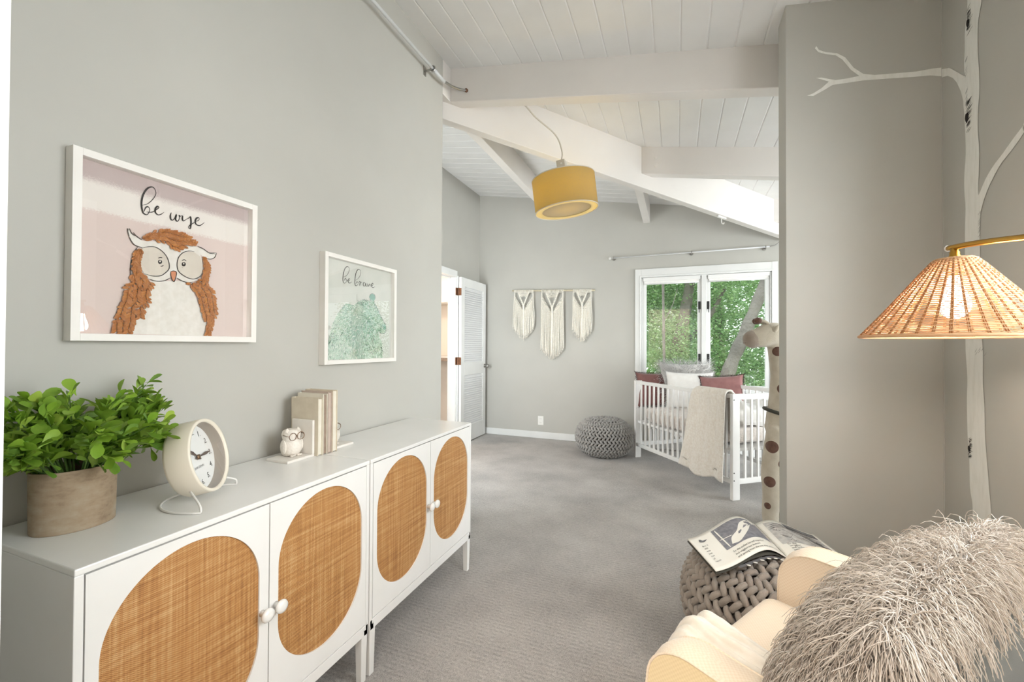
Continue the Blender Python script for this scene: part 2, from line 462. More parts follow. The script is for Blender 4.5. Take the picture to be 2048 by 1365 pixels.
OWL_LINES = [[(0.735,1.488),(0.751,1.495),(0.768,1.497),(0.784,1.489),(0.796,1.476),(0.803,1.457),(0.803,1.439),(0.792,1.424),(0.781,1.415),(0.763,1.411),(0.74,1.414)],[(0.752,1.401),(0.769,1.397),(0.79,1.401),(0.808,1.413)],[(0.874,1.506),(0.858,1.505),(0.841,1.496),(0.829,1.479),(0.825,1.457),(0.829,1.437),(0.846,1.424),(0.869,1.418),(0.889,1.427),(0.899,1.441)],[(0.825,1.415),(0.839,1.408),(0.856,1.405),(0.869,1.407)],[(0.703,1.512),(0.707,1.503),(0.716,1.492),(0.735,1.488)],[(0.699,1.535),(0.7,1.524),(0.703,1.512)],[(0.703,1.536),(0.708,1.524),(0.716,1.518)],[(0.712,1.527),(0.719,1.519),(0.734,1.51)],[(0.884,1.526),(0.902,1.521),(0.92,1.512),(0.943,1.517)],[(0.943,1.517),(0.938,1.501),(0.924,1.492),(0.913,1.492)],[(0.92,1.51),(0.932,1.511)],[(0.929,1.514),(0.94,1.511)],[(0.723,1.489),(0.714,1.466),(0.708,1.439),(0.707,1.41),(0.712,1.388)],[(0.732,1.514),(0.742,1.526),(0.752,1.535)],[(0.693,1.335),(0.684,1.318),(0.678,1.299),(0.674,1.274)],[(0.808,1.431),(0.815,1.435),(0.823,1.433),(0.823,1.422),(0.817,1.402),(0.809,1.416),(0.808,1.431)],[(0.774,1.466),(0.78,1.469),(0.785,1.469)],[(0.838,1.471),(0.845,1.475),(0.851,1.472)],[(0.78,1.443),(0.785,1.444),(0.788,1.448)],[(0.838,1.451),(0.842,1.448)]]
OWL_POLY = {'belly': [(0.758,1.395),(0.79,1.401),(0.816,1.403),(0.842,1.409),(0.859,1.399),(0.872,1.383),(0.885,1.351),(0.894,1.33),(0.908,1.305),(0.915,1.276),(0.912,1.238),(0.707,1.24),(0.715,1.276),(0.728,1.293),(0.747,1.327),(0.752,1.368)],'mask': [(0.699,1.535),(0.7,1.521),(0.704,1.509),(0.716,1.492),(0.735,1.488),(0.74,1.414),(0.752,1.401),(0.769,1.397),(0.79,1.401),(0.808,1.413),(0.817,1.402),(0.825,1.415),(0.839,1.408),(0.856,1.405),(0.882,1.415),(0.896,1.433),(0.901,1.471),(0.893,1.501),(0.913,1.492),(0.924,1.492),(0.938,1.501),(0.944,1.517),(0.923,1.513),(0.902,1.52),(0.878,1.525),(0.854,1.52),(0.835,1.508),(0.821,1.498),(0.811,1.503),(0.797,1.515),(0.776,1.517),(0.753,1.511),(0.734,1.509),(0.719,1.516)],'eyeL': [(0.735,1.487),(0.751,1.494),(0.768,1.496),(0.784,1.488),(0.796,1.475),(0.802,1.456),(0.802,1.44),(0.792,1.425),(0.781,1.416),(0.763,1.412),(0.74,1.414),(0.732,1.434),(0.732,1.46)],'eyeR': [(0.874,1.505),(0.858,1.504),(0.842,1.495),(0.829,1.478),(0.826,1.457),(0.83,1.438),(0.846,1.425),(0.869,1.419),(0.889,1.428),(0.898,1.441),(0.9,1.471),(0.892,1.495)],'beak': [(0.808,1.431),(0.815,1.435),(0.823,1.433),(0.823,1.422),(0.817,1.402),(0.809,1.416)],'pupL': [(0.785,1.457),(0.784,1.453),(0.782,1.451),(0.779,1.449),(0.777,1.45),(0.775,1.452),(0.774,1.455),(0.775,1.458),(0.776,1.461),(0.779,1.462),(0.782,1.462),(0.784,1.46)],'pupR': [(0.85,1.462),(0.849,1.458),(0.847,1.455),(0.844,1.454),(0.841,1.454),(0.839,1.456),(0.838,1.46),(0.839,1.463),(0.841,1.466),(0.844,1.467),(0.847,1.467),(0.849,1.465)],'gl1': [(0.781,1.458),(0.781,1.456),(0.779,1.455),(0.778,1.456),(0.777,1.457),(0.778,1.459),(0.779,1.46),(0.781,1.46)],'gl2': [(0.846,1.463),(0.845,1.461),(0.844,1.46),(0.842,1.46),(0.842,1.462),(0.842,1.464),(0.844,1.465),(0.845,1.464)],'fleft': [(0.722,1.487),(0.735,1.483),(0.729,1.456),(0.736,1.412),(0.76,1.395),(0.752,1.351),(0.757,1.335),(0.739,1.317),(0.742,1.284),(0.717,1.286),(0.707,1.24),(0.671,1.241),(0.672,1.277),(0.686,1.322),(0.695,1.37),(0.711,1.385),(0.706,1.423),(0.711,1.456)],'fright': [(0.895,1.499),(0.913,1.488),(0.923,1.46),(0.916,1.41),(0.936,1.383),(0.945,1.315),(0.933,1.277),(0.922,1.239),(0.912,1.241),(0.915,1.276),(0.897,1.323),(0.885,1.366),(0.852,1.403),(0.896,1.422),(0.902,1.471)],'ftop': [(0.733,1.514),(0.75,1.535),(0.782,1.551),(0.818,1.559),(0.844,1.553),(0.874,1.542),(0.885,1.53),(0.861,1.523),(0.836,1.51),(0.822,1.499),(0.811,1.503),(0.797,1.516),(0.768,1.515)]}
BEAR_STROKES = [[(1.518,1.524),(1.54,1.536),(1.555,1.557),(1.555,1.573),(1.542,1.577),(1.528,1.564),(1.519,1.538),(1.517,1.508),(1.525,1.497),(1.536,1.503),(1.54,1.514),(1.531,1.519),(1.523,1.507)],[(1.54,1.511),(1.556,1.513),(1.561,1.521),(1.555,1.522),(1.548,1.513),(1.554,1.503),(1.564,1.503),(1.574,1.511)],[(1.594,1.519),(1.614,1.531),(1.632,1.554),(1.631,1.572),(1.617,1.577),(1.604,1.563),(1.596,1.537),(1.593,1.506),(1.6,1.495),(1.611,1.5),(1.616,1.511),(1.607,1.515),(1.599,1.502)],[(1.616,1.51),(1.626,1.52),(1.63,1.515),(1.627,1.499)],[(1.628,1.511),(1.635,1.517),(1.642,1.517)],[(1.666,1.517),(1.657,1.519),(1.651,1.51),(1.655,1.501),(1.664,1.505),(1.668,1.517),(1.67,1.504),(1.678,1.503)],[(1.682,1.518),(1.687,1.503),(1.698,1.518),(1.702,1.507)],[(1.704,1.507),(1.719,1.512),(1.725,1.521),(1.718,1.523),(1.711,1.513),(1.717,1.503),(1.728,1.503),(1.738,1.511)]]
BEAR_POLY = {'body': [(1.432,1.146),(1.434,1.228),(1.453,1.294),(1.485,1.351),(1.538,1.404),(1.562,1.402),(1.592,1.401),(1.617,1.418),(1.642,1.431),(1.688,1.434),(1.729,1.431),(1.764,1.397),(1.794,1.347),(1.825,1.32),(1.826,1.281),(1.802,1.268),(1.769,1.279),(1.777,1.251),(1.799,1.223),(1.804,1.137)],'ear': [(1.696,1.451),(1.702,1.464),(1.719,1.47),(1.737,1.465),(1.741,1.447),(1.729,1.433),(1.708,1.433)],'nose': [(1.798,1.319),(1.82,1.321),(1.829,1.306),(1.823,1.286),(1.806,1.293)]}
BEAR_LINES = [[(1.641,1.429),(1.655,1.433),(1.668,1.431),(1.675,1.426),(1.681,1.432),(1.688,1.428)],[(1.729,1.427),(1.757,1.397),(1.786,1.361),(1.805,1.338),(1.825,1.319)],[(1.828,1.306),(1.826,1.279),(1.802,1.27),(1.766,1.279)],[(1.698,1.449),(1.703,1.464),(1.719,1.471),(1.737,1.465),(1.741,1.447)]]
TRUNK_L = [(2.078,2.519),(2.083,2.469),(2.094,2.41),(2.096,2.345),(2.1,2.267),(2.085,2.211),(2.107,2.163),(2.101,2.099),(2.096,2.023),(2.094,1.942),(2.104,1.865),(2.104,1.805),(2.097,1.736),(2.102,1.634),(2.103,1.26),(2.101,1.185),(2.093,1.097),(2.097,1.014),(2.094,0.883),(2.085,0.786),(2.082,0.689),(2.069,0.634),(2.068,0.558)]
TRUNK_R = [(2.001,2.46),(2.01,2.428),(2.021,2.379),(2.022,2.283),(2.016,2.215),(2.015,2.138),(2.022,2.078),(2.025,2.002),(2.018,1.929),(2.021,1.847),(2.025,1.772),(2.014,1.686),(2.019,1.614),(2.01,1.257),(2.006,1.197),(2.007,1.077),(2.0,1.005),(1.998,0.901),(1.989,0.811),(1.979,0.721),(1.971,0.648),(1.97,0.597)]
TWIG_R = [(2.038,1.744),(2.014,1.774),(1.981,1.813),(1.937,1.845),(1.904,1.861),(1.848,1.894),(1.805,1.924),(1.805,1.893),(1.864,1.855),(1.908,1.833),(1.955,1.791),(1.989,1.747),(2.014,1.698)]
BR_B = [(2.229,2.359),(2.192,2.333),(2.152,2.295),(2.114,2.258),(2.083,2.23),(2.084,2.117),(2.102,2.14),(2.12,2.197),(2.145,2.246),(2.169,2.278),(2.204,2.308),(2.23,2.325)]
BR_A = [(1.021,2.366),(0.989,2.369),(0.935,2.369),(0.871,2.377),(0.795,2.387),(0.756,2.401),(0.722,2.436),(0.692,2.489),(0.662,2.515),(0.621,2.53),(0.595,2.547),(0.586,2.566),(0.58,2.558),(0.593,2.537),(0.621,2.521),(0.657,2.507),(0.682,2.481),(0.712,2.429),(0.742,2.395),(0.697,2.394),(0.657,2.396),(0.634,2.406),(0.605,2.419),(0.584,2.422),(0.605,2.411),(0.632,2.395),(0.605,2.372),(0.574,2.355),(0.55,2.349),(0.574,2.343),(0.615,2.361),(0.646,2.377),(0.687,2.375),(0.756,2.372),(0.852,2.359),(0.926,2.348),(0.98,2.342),(1.021,2.33)]
KNOT_k1 = (2.076,2.431)
KNOT_k2 = (2.085,2.079)
KNOT_k3 = (2.085,0.835)
# ------------------------------------------------------------------ camera (metres; x right of the long wall's direction, y along it, z up)
FPX, YAW, PIT, ROL, CH = 839.7793, .3732, .0105, .0047, 1.212
def cam_dir(x, y, d0):
    x1 = x * cos(ROL) - y * sin(ROL); y1 = x * sin(ROL) + y * cos(ROL)
    d = d0 * cos(PIT) - y1 * sin(PIT); z = d0 * sin(PIT) + y1 * cos(PIT)
    return Vector((x1 * cos(YAW) - d * sin(YAW), x1 * sin(YAW) + d * cos(YAW), z))
cam = bpy.data.cameras.new('camera'); cam.sensor_width = 36; cam.lens = FPX / 2048 * 36; cam.clip_start = .02
co = bpy.data.objects.new('camera', cam); COL.objects.link(co); SC.camera = co
X, Y, Z = cam_dir(1, 0, 0), cam_dir(0, 1, 0), -cam_dir(0, 0, 1)
mt = Matrix((X, Y, Z)).transposed().to_4x4(); mt.translation = (0, 0, CH); co.matrix_world = mt

# ------------------------------------------------------------------ room constants
UL, VL, UFL, VF = -1.4445, 2.407, -2.554, 5.268
UA, VA, VA2, UR = .4685, 2.245, 2.392, 1.019
URR = 5.2
SL, ZC = .1689, 2.8657
def ceil_z(u): return ZC - SL * u

def wall_u(name, u0, u1, y0, y1, mat, holes=(), sill=None, axis='y'):
    """wall whose thickness runs u0..u1, length y0..y1 ; holes (a0,a1,z0,z1); top follows the ceiling"""
    mb = MB()
    cuts = sorted({y0, y1, *[h[0] for h in holes], *[h[1] for h in holes]})
    def col(a, b, z0, z1):
        if axis == 'y':
            t0 = z1 if z1 is not None else ceil_z(u0) + .05; t1 = z1 if z1 is not None else ceil_z(u1) + .05
            mb.hexa([(u0, a, z0), (u1, a, z0), (u1, b, z0), (u0, b, z0)], [(u0, a, t0), (u1, a, t1), (u1, b, t1), (u0, b, t0)])
        else:
            t0 = z1 if z1 is not None else ceil_z(a) + .05; t1 = z1 if z1 is not None else ceil_z(b) + .05
            mb.hexa([(a, u0, z0), (b, u0, z0), (b, u1, z0), (a, u1, z0)], [(a, u0, t0), (b, u0, t1), (b, u1, t1), (a, u1, t0)])
    for a, b in zip(cuts, cuts[1:]):
        hs = [h for h in holes if h[0] <= a and h[1] >= b]
        if not hs: col(a, b, 0, None)
        else:
            h = hs[0]
            if h[2] > 0: col(a, b, 0, h[2])
            col(a, b, h[3], None)
    return struct(mb.build(name, mat))

W1 = (-.392, .962, .70, 2.034)          # casement pair
W2 = (1.16, 2.62, .0, 2.034)            # french doors further along the far wall
W3 = (2.70, 5.00, .35, 1.75)             # unseen window added in the far right wall for fill light
W6 = (-2.50, -1.68, .45, 2.1)            # window added on the hidden side of the short return wall as fill
W5 = (1.45, 3.0, .5, 2.0)               # window added on the hidden side of the stub wall to light the far wall
W4 = (.35, 1.62, .95, 2.15)             # unseen window added beside the reading corner to brighten the near room
wall_u('wall_left', -1.62, UL, .06, VL, M['wall'])
wall_u('wall_closet_side', -2.58, UFL, 2.407, 5.40, M['wall'], [(3.55, 4.462, 0, 2.035)])
wall_u('wall_far', VF, 5.42, -2.68, URR + .15, M['wall'], [W1, W2], axis='x')
wall_u('wall_stub', VA, VA2, UA, URR + .15, M['wall'], [W5], axis='x')
wall_u('wall_right', UR, 1.16, .06, VA, M['wall'], [W4])
wall_u('wall_far_right', URR, URR + .15, VA2, VF, M['wall'], [W3])
wall_u('wall_front', .06, .19, -1.62, 1.16, M['wall'], [(-.63, .30, 0, 2.08)], axis='x')
wall_u('wall_return', 2.26, 2.407, -2.68, -1.62, M['wall'], [W6], axis='x')

# floor
mb = MB(); mb.box(-2.7, URR + .15, -1.75, 5.42, -.1, 0); struct(mb.build('floor', M['carpet']))

# tongue-and-groove ceiling : boards run along y in front, along x behind the diagonal beam
def ceiling():
    mb = MB(); BW = .135; G = .006; D = .005
    def strip(a0, a1, fn_lo, fn_hi, along):
        """board between a0,a1 ; ends from fn_lo(a) to fn_hi(a)"""
        prof = [(a0, D), (a0 + G, 0), (a1 - G, 0), (a1, D)]
        V = []
        for a, dz in prof:
            for e in (fn_lo(a), max(fn_hi(a), fn_lo(a))):
                x, y = (a, e) if along == 'y' else (e, a)
                V.append((x, y, ceil_z(x) + dz))
        mb.add(V, [(0, 1, 3, 2), (2, 3, 5, 4), (4, 5, 7, 6)] if along == 'y' else [(0, 2, 3, 1), (2, 4, 5, 3), (4, 6, 7, 5)])
    a = -1.60
    while a < URR + .1:                      # near room
        strip(a, a + BW, lambda t: .1, lambda t: 2.56, 'y'); a += BW
    a = -1.60
    while a < URR + .1:                      # far room, right of the diagonal
        strip(a, a + BW, lambda t: 2.55, lambda t: min(max(t + 4.05, 2.55), 5.3), 'y'); a += BW
    a = 2.38
    while a < 5.3:                           # far room, left of the diagonal
        strip(a, a + BW, lambda t: -2.6, lambda t: t - 4.05, 'x'); a += BW
    # roof deck above
    x0, x1 = -2.75, URR + .2
    mb.hexa([(x0, .06, ceil_z(x0) + .03), (x1, .06, ceil_z(x1) + .03), (x1, 5.45, ceil_z(x1) + .03), (x0, 5.45, ceil_z(x0) + .03)],
            [(x0, .06, ceil_z(x0) + .2), (x1, .06, ceil_z(x1) + .2), (x1, 5.45, ceil_z(x1) + .2), (x0, 5.45, ceil_z(x0) + .2)])
    struct(mb.build('ceiling', M['ceil']))
ceiling()

# exposed beams
BD, DD = .227, .345
tn = [0]
def trim(mb, mat=None, bevel=.004, org=None):
    tn[0] += 1
    return struct(mb.build('trim_%d' % tn[0], mat or M['beam'], bevel=bevel))
def rafter_x(u0, u1, v0, v1, depth=BD):
    mb = MB(); e = .002
    mb.hexa([(u0, v0, ceil_z(u0) - depth), (u1, v0, ceil_z(u1) - depth), (u1, v1, ceil_z(u1) - depth), (u0, v1, ceil_z(u0) - depth)],
            [(u0, v0, ceil_z(u0) + .02), (u1, v0, ceil_z(u1) + .02), (u1, v1, ceil_z(u1) + .02), (u0, v1, ceil_z(u0) + .02)])
    return mb
trim(rafter_x(UL, URR, 2.511, 2.60))
trim(rafter_x(-2.554, UL, 2.407, 2.60))
trim(rafter_x(-.279, URR, 3.722, 3.81))
trim(rafter_x(.86, URR, 4.92, 5.01))
def diagonal():
    mb = MB(); c0, c1 = 4.0006, 4.0006 + .125       # right and left faces : v = u + c
    a0 = (2.50 - c0, 2.50); a1 = (5.30 - c0, 5.30); b0 = (2.50 - c1, 2.50); b1 = (5.30 - c1, 5.30)
    bot = [(*p, ceil_z(p[0]) - DD) for p in (a0, a1, b1, b0)]
    top = [(*p, ceil_z(p[0]) + .02) for p in (a0, a1, b1, b0)]
    mb.hexa(bot, top); return mb
trim(diagonal())
def jack(u0, u1):
    mb = MB(); zb = ceil_z((u0 + u1) / 2) - BD - .004
    mb.hexa([(u0, u0 + 4.06, zb), (u1, u1 + 4.06, zb), (u1, 5.28, zb), (u0, 5.28, zb)],
            [(u0, u0 + 4.06, ceil_z(u0) + .02), (u1, u1 + 4.06, ceil_z(u1) + .02), (u1, 5.28, ceil_z(u1) + .02), (u0, 5.28, ceil_z(u0) + .02)])
    return mb
trim(jack(-1.545, -1.465)); trim(jack(-.371, -.296))
# two bolt plugs near the end of the second rafter
for i, dz in enumerate((.085, .155)):
    mb = MB(); mb.tube([(-.16, 3.726, ceil_z(-.16) - dz), (-.16, 3.716, ceil_z(-.16) - dz)], .016, 14)
    struct(mb.build('trim_%d' % (20 + i), M['beam'], bevel=.002))

# baseboards
def base(name, x0, x1, y0, y1):
    mb = MB(); mb.box(x0, x1, y0, y1, 0, .085); struct(mb.build('baseboard_' + name, M['white'], bevel=.005))
base('far', UFL, W2[0] - .09, VF - .016, VF)
base('left', UL, UL + .016, .19, VL)
base('stub', UA, UR, VA - .016, VA)
base('stub_end', UA - .014, UA, VA, VA2)
base('closet_side_near', UFL, UFL + .016, 2.6, 3.45)
base('right', UR - .016, UR, .19, VA - .016)
# narrow corner bead where the stub wall meets the right wall
mb = MB(); mb.box(UR - .003, UR, VA - .003, VA, .085, ceil_z(UR)); trim(mb, M['wall'], 0)

# camera-side doorway casing
mb = MB()
mb.box(-.64, -.620, .05, .200, 0, 2.08); mb.box(-.71, -.628, .19, .208, 0, 2.15); trim(mb, M['white'], .002)
mb = MB()
mb.box(.282, .30, .05, .192, 0, 2.08); mb.box(.29, .37, .19, .208, 0, 2.15); trim(mb, M['white'], .002)
mb = MB(); mb.box(-.71, .37, .19, .208, 2.075, 2.15); trim(mb, M['white'], .002)

# hall behind the camera
def hall():
    mb = MB()
    mb.box(-1.62, 1.16, -1.85, -1.75, 0, 2.5); struct(mb.build('wall_hall_back', M['closet']))
    mb = MB(); mb.box(-1.72, -1.62, -1.85, .06, 0, 2.5); struct(mb.build('wall_hall_left', M['closet']))
    mb = MB(); mb.box(1.16, 1.26, -1.85, .06, 0, 2.5); struct(mb.build('wall_hall_right', M['closet']))
    mb = MB(); mb.box(-1.72, 1.26, -1.85, .06, 2.45, 2.55); struct(mb.build('ceiling_hall', M['ceil']))
hall()

# ------------------------------------------------------------------ window_1 : pair of casements
def casement_window(name, u0, u1, z0, z1, mid0, mid1, v=VF):
    f = MB()
    cw, cp = .072, .022
    f.box(u0 - cw, u0, v - cp, v + .02, z0 - .07, z1 + .10); f.box(u1, u1 + .056, v - cp, v + .02, z0 - .07, z1 + .10)
    f.box(u0 - .0, u1 + .0, v - cp, v + .02, z1, z1 + .10)
    f.box(u0, u1, v - cp, v + .02, z0 - .07, z0)
    f.box(u0 - .018, u0 - .008, v - cp - .006, v - cp, z0 - .07, z1 + .02)     # bead on the casing
    f.box(u0 - .018, u1 + .02, v - cp - .006, v - cp, z1 + .012, z1 + .022)
    f.box(u0, u0 + .014, v, v + .15, z0, z1); f.box(u1 - .014, u1, v, v + .15, z0, z1)
    f.box(u0, u1, v, v + .15, z0, z0 + .014); f.box(u0, u1, v, v + .15, z1 - .014, z1)
    f.box(mid0, mid1, v - .008, v + .15, z0, z1)
    root = f.build(name, M['white'], bevel=.003); struct(root)
    for a, b in ((u0 + .014, mid0), (mid1, u1 - .014)):
        s = MB(); w = .042; y0, y1 = v + .022, v + .062
        s.box(a, a + w, y0, y1, z0 + .014, z1 - .014); s.box(b - w, b, y0, y1, z0 + .014, z1 - .014)
        s.box(a + w, b - w, y0, y1, z0 + .014, z0 + .075); s.box(a + w, b - w, y0, y1, z1 - .07, z1 - .014)
        so = s.build('sash', M['white'], root, bevel=.004)
        g = MB(); g.box(a + w - .004, b - w + .004, v + .040, v + .044, z0 + .07, z1 - .065); g.build('pane', M['pane'], so)
    return root
w1 = casement_window('window_1', W1[0], W1[1], W1[2], W1[3], .268, .320)
for px, sx in ((.246, -1), (.338, 1)):
    for z in (1.683, 1.081):
        m = MB(); m.box(px - .012, px + .012, VF + .002, VF + .026, z - .045, z + .045)
        m.tube([(px, VF + .0, z - .03), (px + .004 * sx, VF - .012, z - .045), (px + .004 * sx, VF - .012, z - .085)], .005, 6)
        m.build('latch', M['black'], w1, bevel=.005)
def blind(name, label, a, b):
    t = thing(name, label, 'blind', ((a + b) / 2, VF + .0, 1.97), 0, 'roller blinds above the casements')
    o = t.location
    m = MB(); m.box(a, b, VF - .012, VF + .034, 1.985, 2.030); m.build('cassette', M['satin'], t, bevel=.006, org=o)
    m = MB(); m.box(a + .012, b - .012, VF + .004, VF + .016, 1.952, 1.99); m.build('shade_fabric', M['white_cloth'], t, bevel=.003, org=o)
    m = MB(); m.tube([(a + .012, VF + .01, 1.955), (b - .012, VF + .01, 1.955)], .009, 10); m.build('bottom_bar', M['satin'], t, smooth=True, org=o)
blind('roller_blind', 'white roller blind rolled up over the left casement window', -.372, .255)
blind('roller_blind', 'white roller blind rolled up over the right casement window', .333, .945)

# window_2 : french doors further right on the far wall (seen mirrored in the bear print)
def french():
    f = MB(); u0, u1, z1 = W2[0], W2[1], W2[3]; v = VF
    f.box(u0 - .075, u0, v - .022, v + .02, 0, z1 + .1); f.box(u1, u1 + .075, v - .022, v + .02, 0, z1 + .1); f.box(u0, u1, v - .022, v + .02, z1, z1 + .1)
    f.box(u0, u0 + .02, v, v + .15, 0, z1); f.box(u1 - .02, u1, v, v + .15, 0, z1); f.box(u0, u1, v, v + .15, z1 - .02, z1); f.box(u0, u1, v, v + .15, 0, .03)
    mid = (u0 + u1) / 2
    f.box(mid - .02, mid + .02, v - .006, v + .10, .03, z1 - .02)
    root = struct(f.build('window_2', M['white'], bevel=.003))
    for a, b in ((u0 + .02, mid - .02), (mid + .02, u1 - .02)):
        s = MB(); w = .085
        s.box(a, a + w, v + .02, v + .065, .03, z1 - .02); s.box(b - w, b, v + .02, v + .065, .03, z1 - .02)
        s.box(a + w, b - w, v + .02, v + .065, .03, .30); s.box(a + w, b - w, v + .02, v + .065, z1 - .14, z1 - .02)
        so = s.build('door_leaf', M['white'], root, bevel=.004)
        g = MB(); g.box(a + w - .005, b - w + .005, v + .04, v + .045, .28, z1 - .12); g.build('pane', M['pane'], so)
    for z in (.35, 1.1, 1.72):
        h = MB(); h.box(mid - .035, mid + .035, v - .012, v + .02, z - .045, z + .045); h.tube([(mid, v - .014, z - .05), (mid, v - .014, z + .05)], .008, 8); h.build('hinge', M['bronze'], root, bevel=.002)
french()
def added_window(name, axis, p, w, dirn):  # builds the windows added in unseen walls to let fill light in
    a, b, z0, z1 = w; f = MB(); g = MB()
    def bx(mb, s0, s1, t0, t1, za, zb):
        if axis == 'y': mb.box(t0, t1, s0, s1, za, zb)
        else: mb.box(s0, s1, t0, t1, za, zb)
    i = p - .02 * dirn; o = p + .14 * dirn
    for s0, s1, za, zb in ((a - .07, a + .03, z0 - .07, z1 + .07), (b - .03, b + .07, z0 - .07, z1 + .07), (a, b, z0 - .07, z0 + .03), (a, b, z1 - .03, z1 + .07), ((a + b) / 2 - .03, (a + b) / 2 + .03, z0, z1)):
        bx(f, s0, s1, min(i, p), max(i, p) , za, zb)
    for s0, s1, za, zb in ((a, a + .05, z0, z1), (b - .05, b, z0, z1), (a, b, z0, z0 + .05), (a, b, z1 - .05, z1)):
        bx(f, s0, s1, min(p, o), max(p, o), za, zb)
    r = struct(f.build(name, M['white'], bevel=.003))
    bx(g, a + .03, b - .03, p + .07 * dirn, p + .075 * dirn, z0 + .03, z1 - .03); g.build('pane', M['pane'], r)
added_window('added_window_3', 'y', URR, W3, 1)
added_window('added_window_4', 'y', UR, W4, 1)
added_window('added_window_6', 'x', 2.407, W6, -1)
added_window('added_window_5', 'x', VA2, W5, -1)

# ------------------------------------------------------------------ door_1 : louvred closet door swung open, casing, closet interior
def door():
    c = MB()
    c.box(UFL - .028, -2.474, 4.452, 4.462, 0, 2.024); c.box(UFL - .028, UFL + .0, 3.55, 3.57, 0, 2.024); c.box(UFL - .028, UFL, 3.55, 4.462, 2.0245, 2.0345)
    c.box(UFL, -2.47, 4.4625, 4.487, 0, 2.035); c.box(UFL, -2.47, 3.48, 3.552, 0, 2.035); c.box(UFL, -2.47, 3.48, 4.487, 2.035, 2.11)
    c.box(UFL + .001, -2.456, 4.4875, 4.4915, 0, 2.05)
    root = struct(c.build('door_1', M['white'], bevel=.003))
    x0, x1 = -2.452, -2.417; y0, y1 = 4.492, 5.192; z0, z1 = .012, 2.04; w = .088
    d = MB()
    d.box(x0, x1, y0, y0 + w, z0, z1); d.box(x0, x1, y1 - w, y1, z0, z1)
    for a, b in ((z0, z0 + .20), (.84, 1.0), (z1 - .11, z1)): d.box(x0, x1, y0 + w, y1 - w, a, b)
    leaf = d.build('door_leaf', M['white'], root, bevel=.004)
    for a, b in ((z0 + .20, .84), (1.0, z1 - .11)):
        s = MB(); z = a + .012
        while z < b - .01:
            s.hexa([(x0 + .004, y0 + w, z + .022), (x1 - .004, y0 + w, z - .014), (x1 - .004, y1 - w, z - .014), (x0 + .004, y1 - w, z + .022)],
                   [(x0 + .004, y0 + w, z + .028), (x1 - .004, y0 + w, z - .008), (x1 - .004, y1 - w, z - .008), (x0 + .004, y1 - w, z + .028)]); z += .027
        s.box(x0 + .003, x0 + .006, y0 + w, y1 - w, a, b)
        s.build('louver_panel', M['louver'], leaf)
    for z in (1.86, 1.02, .22):
        h = MB(); h.box(-2.50, -2.416, 4.484, 4.4925, z - .045, z + .045); h.box(-2.4705, -2.4665, 4.440, 4.486, z - .045, z + .045); h.tube([(-2.456, 4.482, z - .047), (-2.456, 4.482, z + .047)], .008, 8); h.build('hinge', M['bronze'], root, bevel=.002)
    k = MB(); pr = [(.0, 0), (.026, 0), (.026, .006), (.011, .012), (.010, .028), (.022, .036), (.027, .048), (.022, .060), (.0, .064)]
    k.lathe(pr, 16, cap=False); k.xf(Matrix.Translation((x1, y1 - .04, .935)) @ Matrix.Rotation(PI / 2, 4, 'Y'))
    k2 = MB(); k2.lathe(pr, 16, cap=False); k2.xf(Matrix.Translation((x0, y1 - .04, .935)) @ Matrix.Rotation(-PI / 2, 4, 'Y'))
    k.add(k2.V, k2.F); k.build('door_knob', M['steel'], leaf, smooth=True)
    # closet
    m = MB(); m.box(-3.75, -3.65, 3.0, 4.98, 0, 2.5); struct(m.build('wall_closet_back', M['closet']))
    m = MB(); m.box(-3.75, -2.58, 4.90, 5.0, 0, 2.5); struct(m.build('wall_closet_right', M['closet']))
    m = MB(); m.box(-3.75, -2.58, 3.0, 3.1, 0, 2.5); struct(m.build('wall_closet_left', M['closet']))
    m = MB(); m.box(-3.75, -2.58, 3.0, 5.0, 2.45, 2.55); struct(m.build('ceiling_closet', M['ceil']))
    m = MB(); m.box(-3.75, -2.58, 3.0, 5.0, -.1, -.001); struct(m.build('floor_closet', M['carpet']))
    t = thing('closet_shelf', 'cream shelf board with a lower rail inside the lit closet', 'shelf', (-3.1, 4.75, 1.05))
    m = MB(); m.box(-3.65, -2.60, 4.62, 4.90, 1.05, 1.075); m.build('shelf_board', M['closet'], t, org=t.location)
    m = MB(); m.box(-3.65, -2.60, 4.62, 4.64, 1.01, 1.05); m.build('front_rail', M['book_brown'], t, org=t.location)
    t = thing('shelf_cabinet', 'cream cabinet box high up inside the lit closet', 'cabinet', (-3.1, 4.75, 1.74))
    m = MB(); m.box(-3.65, -2.60, 4.64, 4.90, 1.74, 2.02); m.build('cabinet_body', M['closet'], t, org=t.location, bevel=.004)
    m = MB(); m.box(-3.64, -2.61, 4.62, 4.64, 1.75, 2.01); m.build('cabinet_front', M['closet'], t, org=t.location, bevel=.004)
door()

# wall outlet
t = thing('wall_outlet', 'white double wall outlet low on the grey far wall', 'outlet', (-1.653, VF, .231))
m = MB(); m.box(-1.691, -1.615, VF - .006, VF, .173, .289); m.build('cover_plate', M['plastic'], t, bevel=.004, org=t.location)
for z in (.256, .206):
    m = MB(); m.box(-1.670, -1.636, VF - .009, VF - .005, z - .018, z + .018); so = m.build('socket', M['plastic'], t, bevel=.006, org=t.location)
    m = MB(); m.box(-1.661, -1.6595, VF - .0095, VF - .008, z - .006, z + .006); m.box(-1.6465, -1.645, VF - .0095, VF - .008, z - .006, z + .006); m.build('slot', M['dark'], so, org=t.location)

